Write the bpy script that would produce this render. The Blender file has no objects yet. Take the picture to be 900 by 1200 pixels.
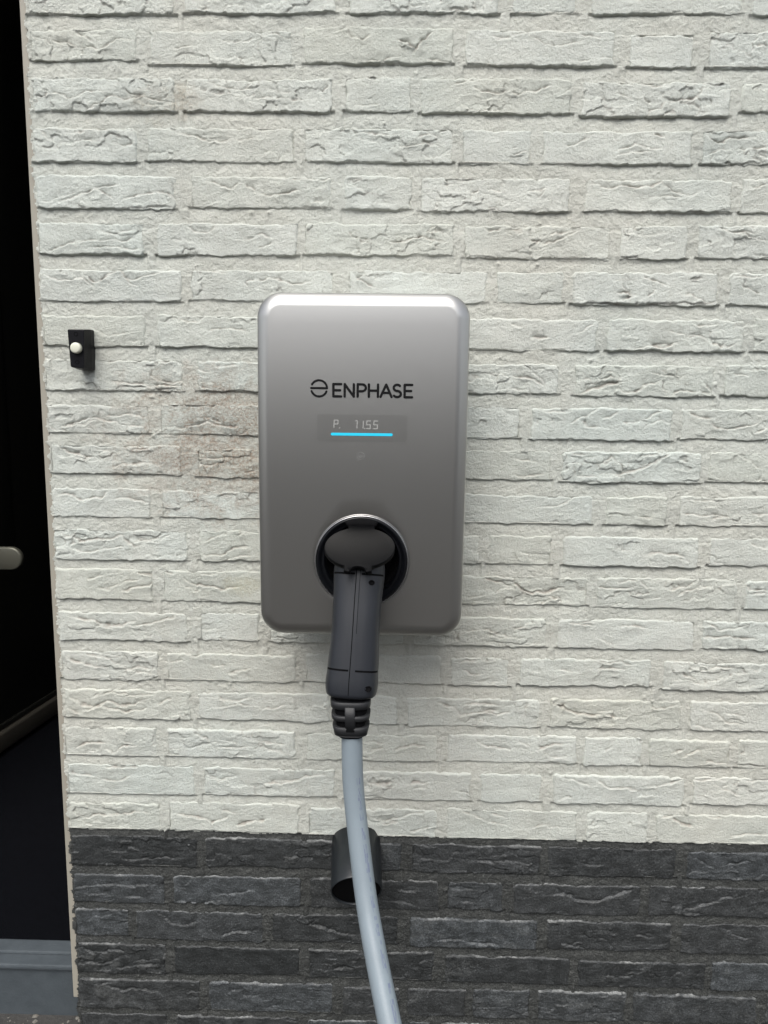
import bpy, bmesh, math, random
import numpy as np
from mathutils import Vector, Matrix

S = bpy.context.scene
COL = S.collection

# ------------------------------------------------------------------ camera
cam_d = bpy.data.cameras.new('camera')
cam_d.sensor_fit = 'HORIZONTAL'
cam_d.sensor_width = 36.0
cam_d.lens = 820.0 / 900.0 * 36.0
cam_d.clip_start = 0.02
cam_d.clip_end = 2000.0
cam = bpy.data.objects.new('camera', cam_d)
COL.objects.link(cam)
R_ = Vector((0.99971686, 0.0204837, 0.01210858))
U_ = Vector((-0.0148002, 0.13682279, 0.99048497))
B_ = Vector((0.01863207, -0.99038374, 0.13708721))
m = Matrix((R_, U_, B_)).transposed().to_4x4()
m.translation = Vector((0.51381, -1.02174, 1.00491))
cam.matrix_world = m
S.camera = cam
S.view_settings.view_transform = 'Standard'
S.view_settings.look = 'None'
S.view_settings.gamma = 1.0
S.view_settings.exposure = 0.87

# ------------------------------------------------------------------ sky and sun (bright overcast)
SUN_EL, SUN_AZ = math.radians(56), math.radians(194)      # azimuth clockwise from +Y (into the wall)
W = bpy.data.worlds.new('World')
S.world = W
W.use_nodes = True
nt = W.node_tree
nt.nodes.clear()
sky = nt.nodes.new('ShaderNodeTexSky')
sky.sky_type = 'NISHITA'
sky.sun_disc = False
sky.sun_elevation = SUN_EL
sky.sun_rotation = SUN_AZ
sky.air_density = 1.0
sky.dust_density = 3.0
hs = nt.nodes.new('ShaderNodeHueSaturation')
hs.inputs['Saturation'].default_value = 0.32
bg = nt.nodes.new('ShaderNodeBackground')
bg.inputs['Strength'].default_value = 0.125
wo = nt.nodes.new('ShaderNodeOutputWorld')
nt.links.new(sky.outputs[0], hs.inputs['Color'])
nt.links.new(hs.outputs[0], bg.inputs['Color'])
nt.links.new(bg.outputs[0], wo.inputs['Surface'])
sd = bpy.data.lights.new('sun', 'SUN')
sd.energy = 1.6
sd.angle = math.radians(44)
sd.color = (1.0, 0.97, 0.92)
sun = bpy.data.objects.new('sun', sd)
COL.objects.link(sun)
sdir = Vector((math.sin(SUN_AZ) * math.cos(SUN_EL), math.cos(SUN_AZ) * math.cos(SUN_EL), math.sin(SUN_EL)))
sun.rotation_euler = sdir.to_track_quat('Z', 'Y').to_euler()
sun.location = (0, -3, 4)

# ------------------------------------------------------------------ helpers
def tag(o, label=None, cat=None, group=None, kind=None):
    if label: o['label'] = label
    if cat: o['category'] = cat
    if group: o['group'] = group
    if kind: o['kind'] = kind
    return o

def empty(name, loc):
    o = bpy.data.objects.new(name, None)
    o.empty_display_size = 0.05
    o.location = loc
    COL.objects.link(o)
    return o

def put(name, me, mat, parent=None, smooth=True, loc=None):
    """link a mesh given in world coordinates; with a parent it keeps its world place"""
    if mat is not None and not me.materials:
        me.materials.append(mat)
    if smooth:
        me.polygons.foreach_set('use_smooth', [True] * len(me.polygons))
    o = bpy.data.objects.new(name, me)
    COL.objects.link(o)
    if loc is not None:
        o.location = loc
    if parent is not None:
        o.parent = parent
        o.location = Vector(o.location) - Vector(parent.location if parent.parent is None
                                                  else parent.location + parent.parent.location)
    return o

def pydata(name, v, f):
    me = bpy.data.meshes.new(name)
    me.from_pydata([tuple(p) for p in v], [], f)
    me.update()
    return me

def bm_mesh(name, bm):
    me = bpy.data.meshes.new(name)
    bmesh.ops.recalc_face_normals(bm, faces=bm.faces)
    bm.to_mesh(me)
    bm.free()
    return me

def box_bm(bm, x0, x1, y0, y1, z0, z1, bev=0.0, seg=2):
    r = bmesh.ops.create_cube(bm, size=1.0)
    vs = r['verts']
    for v in vs:
        v.co = Vector(((x0 + x1) / 2 + v.co.x * (x1 - x0), (y0 + y1) / 2 + v.co.y * (y1 - y0),
                       (z0 + z1) / 2 + v.co.z * (z1 - z0)))
    if bev > 0:
        es = list({e for v in vs for e in v.link_edges})
        bmesh.ops.bevel(bm, geom=es, offset=bev, segments=seg, profile=0.6, affect='EDGES')
    return bm

def box(name, x0, x1, y0, y1, z0, z1, mat, parent=None, bev=0.0, seg=2, smooth=False):
    bm = bmesh.new()
    box_bm(bm, x0, x1, y0, y1, z0, z1, bev, seg)
    return put(name, bm_mesh(name, bm), mat, parent, smooth)

def loft(name, rings, cap0=True, cap1=True):
    n = len(rings[0])
    v = [p for r in rings for p in r]
    f = []
    for i in range(len(rings) - 1):
        for j in range(n):
            a, b = i * n + j, i * n + (j + 1) % n
            f.append((a, b, b + n, a + n))
    if cap0: f.append(tuple(range(n))[::-1])
    if cap1: f.append(tuple(range((len(rings) - 1) * n, len(rings) * n)))
    me = bpy.data.meshes.new(name)
    me.from_pydata([tuple(p) for p in v], [], f)
    bm = bmesh.new(); bm.from_mesh(me)
    bmesh.ops.recalc_face_normals(bm, faces=bm.faces)
    bm.to_mesh(me); bm.free()
    return me

def catmull(pts, n):
    P = [np.array(p, float) for p in pts]
    P = [2 * P[0] - P[1]] + P + [2 * P[-1] - P[-2]]
    out = []
    for i in range(1, len(P) - 2):
        for k in range(n):
            t = k / n
            a, b, c, d = P[i - 1], P[i], P[i + 1], P[i + 2]
            out.append(0.5 * ((2 * b) + (c - a) * t + (2 * a - 5 * b + 4 * c - d) * t * t + (3 * b - a - 3 * c + d) * t ** 3))
    out.append(P[-2])
    return out

def sweep_rings(path, sect):
    """rings of points round a path; sect(i, n) gives a list of (lateral, outward) offsets"""
    rings = []
    N = len(path)
    for i, p in enumerate(path):
        t = Vector(path[min(i + 1, N - 1)] - path[max(i - 1, 0)]).normalized()
        lat = Vector((1, 0, 0)); lat = (lat - t * lat.dot(t)).normalized()
        out = t.cross(lat).normalized()
        if out.y > 0: out = -out
        rings.append([Vector(p) + lat * a + out * b for a, b in sect(i, N)])
    return rings

def superell(a, b, n, k=40):
    r = []
    for i in range(k):
        t = 2 * math.pi * i / k
        c, s = math.cos(t), math.sin(t)
        r.append((a * math.copysign(abs(c) ** (2 / n), c), b * math.copysign(abs(s) ** (2 / n), s)))
    return r

# value noise on numpy arrays, range about -1..1
def vn(x, y, s=0):
    xi = np.floor(x).astype(np.int64); yi = np.floor(y).astype(np.int64)
    fx = x - xi; fy = y - yi
    fx = fx * fx * fx * (fx * (fx * 6 - 15) + 10); fy = fy * fy * fy * (fy * (fy * 6 - 15) + 10)
    def h(a, b):
        n = (a * 374761393 + b * 668265263 + s * 2147483647 + s * 974634777) & 0xFFFFFFFF
        n = ((n ^ (n >> 13)) * 1274126177) & 0xFFFFFFFF
        n = ((n ^ (n >> 16)) * 2246822519) & 0xFFFFFFFF
        return ((n ^ (n >> 15)) & 0xFFFFFF) / 8388607.5 - 1.0
    a = h(xi, yi); b = h(xi + 1, yi); c = h(xi, yi + 1); d = h(xi + 1, yi + 1)
    return (a + (b - a) * fx) + ((c + (d - c) * fx) - (a + (b - a) * fx)) * fy

def fbm(x, y, s=0, o=4):
    r = 0; a = 0.5; t = 0
    for i in range(o):
        r = r + a * vn(x * 2 ** i + 17.3 * i, y * 2 ** i + 5.1 * i, s + i); t += a; a *= 0.5
    return r / t

def sstep(a, b, x):
    t = np.clip((x - a) / (b - a), 0, 1)
    return t * t * (3 - 2 * t)

# ------------------------------------------------------------------ materials
class M:
    def __init__(s, name):
        s.m = bpy.data.materials.new(name); s.m.use_nodes = True
        s.t = s.m.node_tree
        s.b = s.t.nodes['Principled BSDF']
        s.geo = None
    def n(s, k, **kw):
        x = s.t.nodes.new(k)
        for a, v in kw.items(): setattr(x, a, v)
        return x
    def l(s, a, b): s.t.links.new(a, b); return s
    def pos(s):
        if s.geo is None: s.geo = s.n('ShaderNodeNewGeometry')
        return s.geo.outputs['Position']
    def noise(s, scale, detail=3, rough=0.55, vec=None, dist=0.0, stretch=None):
        x = s.n('ShaderNodeTexNoise')
        x.inputs['Scale'].default_value = scale; x.inputs['Detail'].default_value = detail
        x.inputs['Roughness'].default_value = rough; x.inputs['Distortion'].default_value = dist
        v = vec or s.pos()
        if stretch:
            mp = s.n('ShaderNodeMapping'); mp.inputs['Scale'].default_value = stretch
            s.l(v, mp.inputs['Vector']); v = mp.outputs[0]
        s.l(v, x.inputs['Vector'])
        return x.outputs['Fac']
    def ramp(s, fac, stops):
        x = s.n('ShaderNodeValToRGB')
        e = x.color_ramp.elements
        while len(e) < len(stops): e.new(0.5)
        for i, (p, c) in enumerate(stops):
            e[i].position = p; e[i].color = (*c, 1) if len(c) == 3 else c
        s.l(fac, x.inputs['Fac'])
        return x.outputs['Color']
    def math(s, op, a, b=None, clamp=False):
        x = s.n('ShaderNodeMath', operation=op, use_clamp=clamp)
        for i, v in enumerate((a, b)):
            if v is None: continue
            if isinstance(v, (int, float)): x.inputs[i].default_value = v
            else: s.l(v, x.inputs[i])
        return x.outputs[0]
    def mix(s, fac, a, b, mode='MIX'):
        x = s.n('ShaderNodeMix', data_type='RGBA', blend_type=mode)
        for i, v in ((0, fac), (6, a), (7, b)):
            if isinstance(v, (int, float)): x.inputs[i].default_value = v
            elif isinstance(v, tuple): x.inputs[i].default_value = (*v, 1)
            else: s.l(v, x.inputs[i])
        return x.outputs[2]
    def bump(s, height, dist, strength=1.0, prev=None):
        x = s.n('ShaderNodeBump'); x.inputs['Distance'].default_value = dist
        x.inputs['Strength'].default_value = strength
        s.l(height, x.inputs['Height'])
        if prev is not None: s.l(prev, x.inputs['Normal'])
        s.l(x.outputs[0], s.b.inputs['Normal'])
        return x.outputs[0]
    def set(s, col=None, rough=None, metal=None, spec=None, coat=None):
        if col is not None:
            if isinstance(col, tuple): s.b.inputs['Base Color'].default_value = (*col, 1)
            else: s.l(col, s.b.inputs['Base Color'])
        if rough is not None:
            if isinstance(rough, (int, float)): s.b.inputs['Roughness'].default_value = rough
            else: s.l(rough, s.b.inputs['Roughness'])
        if metal is not None: s.b.inputs['Metallic'].default_value = metal
        if spec is not None: s.b.inputs['Specular IOR Level'].default_value = spec
        if coat is not None: s.b.inputs['Coat Weight'].default_value = coat
        return s

def attr(m, name):
    a = m.n('ShaderNodeAttribute'); a.attribute_name = name
    return a.outputs['Fac']

def blob(m, cx, cz, rx, rz):
    """a stain: 1 in the middle of an ellipse on the wall, 0 outside, with a ragged edge"""
    sp = m.n('ShaderNodeSeparateXYZ'); m.l(m.pos(), sp.inputs[0])
    dx = m.math('DIVIDE', m.math('SUBTRACT', sp.outputs[0], cx), rx)
    dz = m.math('DIVIDE', m.math('SUBTRACT', sp.outputs[2], cz), rz)
    d = m.math('ADD', m.math('MULTIPLY', dx, dx), m.math('MULTIPLY', dz, dz))
    n = m.noise(26, 6, 0.72, dist=0.6)
    d = m.math('ADD', d, m.math('MULTIPLY', m.math('SUBTRACT', n, 0.5), 4.2))
    k = m.math('SUBTRACT', 1.0, d, clamp=True)
    f = m.ramp(m.noise(240, 4, 0.75), [(0.36, (0.15, 0.15, 0.15)), (0.62, (1, 1, 1))])
    return m.math('MULTIPLY', k, f)

def white_paint(name, base, dark, grain, folds=True):
    m = M(name)
    c = m.mix(m.ramp(m.noise(9, 4, 0.6), [(0.35, (0, 0, 0)), (0.7, (1, 1, 1))]), base, tuple(v * 0.9 for v in base))
    c = m.mix(1.0, c, m.ramp(m.noise(2.6, 3, 0.6), [(0.36, (1.0, 0.985, 0.95)), (0.64, (0.965, 0.995, 0.985))]), 'MULTIPLY')
    wm = blob(m, 0.42, 0.66, 0.34, 0.30)
    c = m.mix(m.math('MULTIPLY', wm, 0.22), c, (0.52, 0.48, 0.41))
    st = blob(m, 0.27, 0.965, 0.20, 0.12)
    c = m.mix(m.math('MULTIPLY', st, 0.95), c, (0.34, 0.28, 0.225))
    st2 = blob(m, 0.19, 1.425, 0.06, 0.03)
    c = m.mix(m.math('MULTIPLY', st2, 0.45), c, (0.38, 0.31, 0.22))
    st3 = blob(m, 0.28, 0.75, 0.03, 0.02)
    c = m.mix(m.math('MULTIPLY', st3, 0.35), c, (0.42, 0.38, 0.2))
    c = m.mix(m.math('MULTIPLY', attr(m, 'crease_tone'), 0.6), c, dark)  # darker brown tone along the creases of the brick faces
    # sandy paint: pits hold grime, and no two bricks took the paint alike
    c = m.mix(1.0, c, m.ramp(m.noise(620, 4, 0.8), [(0.30, (0.80, 0.79, 0.77)), (0.50, (1, 1, 1)), (0.75, (1.0, 1.0, 1.0))]), 'MULTIPLY')
    c = m.mix(1.0, c, m.ramp(m.noise(70, 5, 0.7), [(0.30, (0.945, 0.94, 0.93)), (0.55, (1, 1, 1))]), 'MULTIPLY')
    oi = m.n('ShaderNodeObjectInfo')
    if folds:
        c = m.mix(1.0, c, m.ramp(oi.outputs['Random'], [(0.0, (0.93, 0.925, 0.90)), (0.5, (1, 1, 1)), (1.0, (0.95, 0.965, 0.965))]), 'MULTIPLY')
    m.set(c, 0.78, spec=0.3)
    b1 = m.bump(m.noise(800, 3, 0.8), 0.0026, grain)
    b2 = m.bump(m.noise(300, 4, 0.75), 0.0044, grain, b1)
    if folds:
        # hair creases of the clay skin
        v = m.noise(75, 5, 0.62, dist=0.9, stretch=(1, 1, 2.0))
        rid = m.math('ABSOLUTE', m.math('SUBTRACT', v, 0.5))
        line = m.math('SUBTRACT', 1.0, m.math('MULTIPLY', rid, 22.0), clamp=True)
        msk = m.ramp(m.noise(22, 2, 0.5, stretch=(1, 1, 1.7)), [(0.47, (0, 0, 0)), (0.62, (1, 1, 1))])
        m.bump(m.math('MULTIPLY', m.math('MULTIPLY', line, -1.0), msk), 0.0010, 0.5, b2)
    return m.m

WHITE = white_paint('white_wall_paint', (0.66, 0.68, 0.645), (0.26, 0.20, 0.17), 0.6)
WHITE_MORTAR = white_paint('white_painted_mortar', (0.61, 0.618, 0.575), (0.20, 0.18, 0.15), 0.65, False)

def dark_paint(name, base, haze, rough, grain):
    m = M(name)
    c = m.mix(m.ramp(m.noise(40, 5, 0.65, stretch=(1, 1, 1.6)), [(0.42, (0, 0, 0)), (0.75, (1, 1, 1))]), base, haze)
    oi = m.n('ShaderNodeObjectInfo')
    c = m.mix(1.0, c, m.ramp(oi.outputs['Random'], [(0.0, (0.6, 0.62, 0.62)), (0.5, (1, 1, 1)), (1.0, (1.35, 1.40, 1.45))]), 'MULTIPLY')
    c = m.mix(1.0, c, m.ramp(m.noise(500, 4, 0.8), [(0.32, (0.35, 0.35, 0.35)), (0.53, (1, 1, 1)), (0.70, (2.6, 2.6, 2.6))]), 'MULTIPLY')
    c = m.mix(attr(m, 'wear_glint'), c, (0.42, 0.43, 0.42))
    m.set(c, rough, spec=0.5)
    b1 = m.bump(m.noise(900, 3, 0.7), 0.0008, grain)
    m.bump(m.noise(260, 4, 0.65), 0.0025, grain, b1)
    return m.m
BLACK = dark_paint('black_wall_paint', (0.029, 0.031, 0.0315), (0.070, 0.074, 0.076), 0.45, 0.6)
BLACK_MORTAR = dark_paint('black_painted_mortar', (0.034, 0.036, 0.0345), (0.058, 0.060, 0.056), 0.62, 0.9)

def plain(name, col, rough, metal=0.0, spec=0.5, nscale=None, nd=0.0003, var=0.0, coat=None):
    m = M(name)
    if var:
        col = m.mix(m.noise(14, 4, 0.6), tuple(v * (1 - var) for v in col), tuple(v * (1 + var) for v in col))
    m.set(col, rough, metal, spec, coat)
    if nscale: m.bump(m.noise(nscale, 2, 0.6), nd, 0.5)
    return m.m

# ------------------------------------------------------------------ the brick wall
# courses from the top: (left, right, bottom, top) of each brick in millimetres
COURSES = [
[(2,205,1537,1580),(216,423,1538,1580),(437,640,1538,1580),(657,744,1538,1580),(761,964,1538,1579),(975,1168,1537,1579)],
[(2,151,1479,1520),(167,364,1473,1518),(377,582,1476,1523),(596,799,1473,1520),(814,904,1471,1516),(920,1119,1472,1519)],
[(2,202,1413,1459),(213,419,1414,1458),(433,526,1415,1461),(536,744,1413,1460),(755,957,1410,1455),(969,1168,1415,1455)],
[(0,148,1347,1394),(159,366,1349,1395),(377,584,1349,1395),(594,692,1348,1394),(705,910,1348,1393),(921,1120,1349,1395)],
[(0,199,1286,1332),(218,417,1288,1332),(432,528,1287,1333),(538,748,1285,1332),(765,969,1286,1331),(979,1178,1287,1333)],
[(-1,153,1224,1269),(168,370,1224,1269),(377,589,1226,1271),(600,807,1223,1269),(816,913,1224,1270),(925,1125,1226,1271)],
[(-1,204,1160,1206),(215,421,1162,1206),(438,637,1162,1207),(648,745,1163,1208),(754,960,1162,1208),(972,1171,1162,1209)],
[(-1,150,1097,1142),(165,370,1097,1143),(381,585,1098,1145),(596,796,1097,1144),(807,1001,1098,1144),(1011,1211,1099,1146)],
[(-1,203,1034,1081),(221,426,1035,1080),(437,530,1036,1080),(541,744,1036,1080),(763,964,1035,1080),(975,1176,1037,1082)],
[(-1,152,972,1016),(165,370,972,1018),(381,478,973,1018),(489,691,972,1020),(704,909,971,1019),(919,1118,975,1020)],
[(1,198,913,957),(218,424,910,954),(435,531,913,956),(542,738,912,957),(751,954,910,957),(962,1159,913,958)],
[(0,150,848,893),(163,367,849,893),(379,587,849,894),(599,801,848,892),(818,909,848,892),(924,1123,849,894)],
[(-1,203,783,832),(217,425,785,833),(437,637,786,832),(648,744,786,832),(758,960,786,832),(973,1171,790,833)],
[(-2,149,722,772),(162,368,722,771),(379,580,723,771),(592,800,725,770),(811,1020,723,771),(1030,1227,725,769)],
[(0,200,658,705),(216,309,661,706),(322,529,660,707),(539,742,659,707),(756,963,659,707),(973,1171,662,707)],
[(1,153,596,643),(163,365,597,642),(376,586,598,645),(597,689,597,643),(701,902,600,644),(917,1114,596,643)],
[(2,201,533,582),(211,417,534,581),(427,519,531,580),(532,737,531,579),(750,952,533,581),(963,1161,533,582)],
[(-2,147,471,520),(160,364,472,520),(376,582,472,518),(594,797,474,521),(805,897,473,520),(905,1030,473,519),(1038,1235,473,520)],
[(1,204,407,459),(216,425,410,458),(437,636,408,457),(648,745,409,457),(761,965,409,458),(976,1177,412,459)],
[(0,149,347,395),(159,369,348,398),(380,585,346,395),(597,803,346,397),(815,912,346,397),(923,1121,347,397)],
[(0,207,285,338),(216,424,288,339),(435,530,288,337),(543,750,287,337),(758,962,286,337),(975,1175,286,335)],
[(1,152,220,271),(162,370,222,273),(382,590,222,274),(601,693,224,273),(706,910,219,273),(919,1115,222,274)],
[(1,91,161,210),(99,309,157,210),(321,526,159,210),(543,750,156,209),(762,963,158,210),(974,1174,158,210)],
[(0,149,95,149),(160,368,97,148),(379,585,95,147),(600,805,94,144),(815,1022,93,141),(1028,1225,93,144)],
[(0,203,30,85),(216,422,30,85),(436,531,31,82),(541,639,31,82),(648,742,33,84),(753,897,32,85),(907,1108,32,84),(1119,1315,34,88)],
[(1,149,-24,21),(160,365,-24,22),(376,582,-24,21),(593,798,-24,20),(810,905,-25,20),(916,1120,-25,21)],
]
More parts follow.
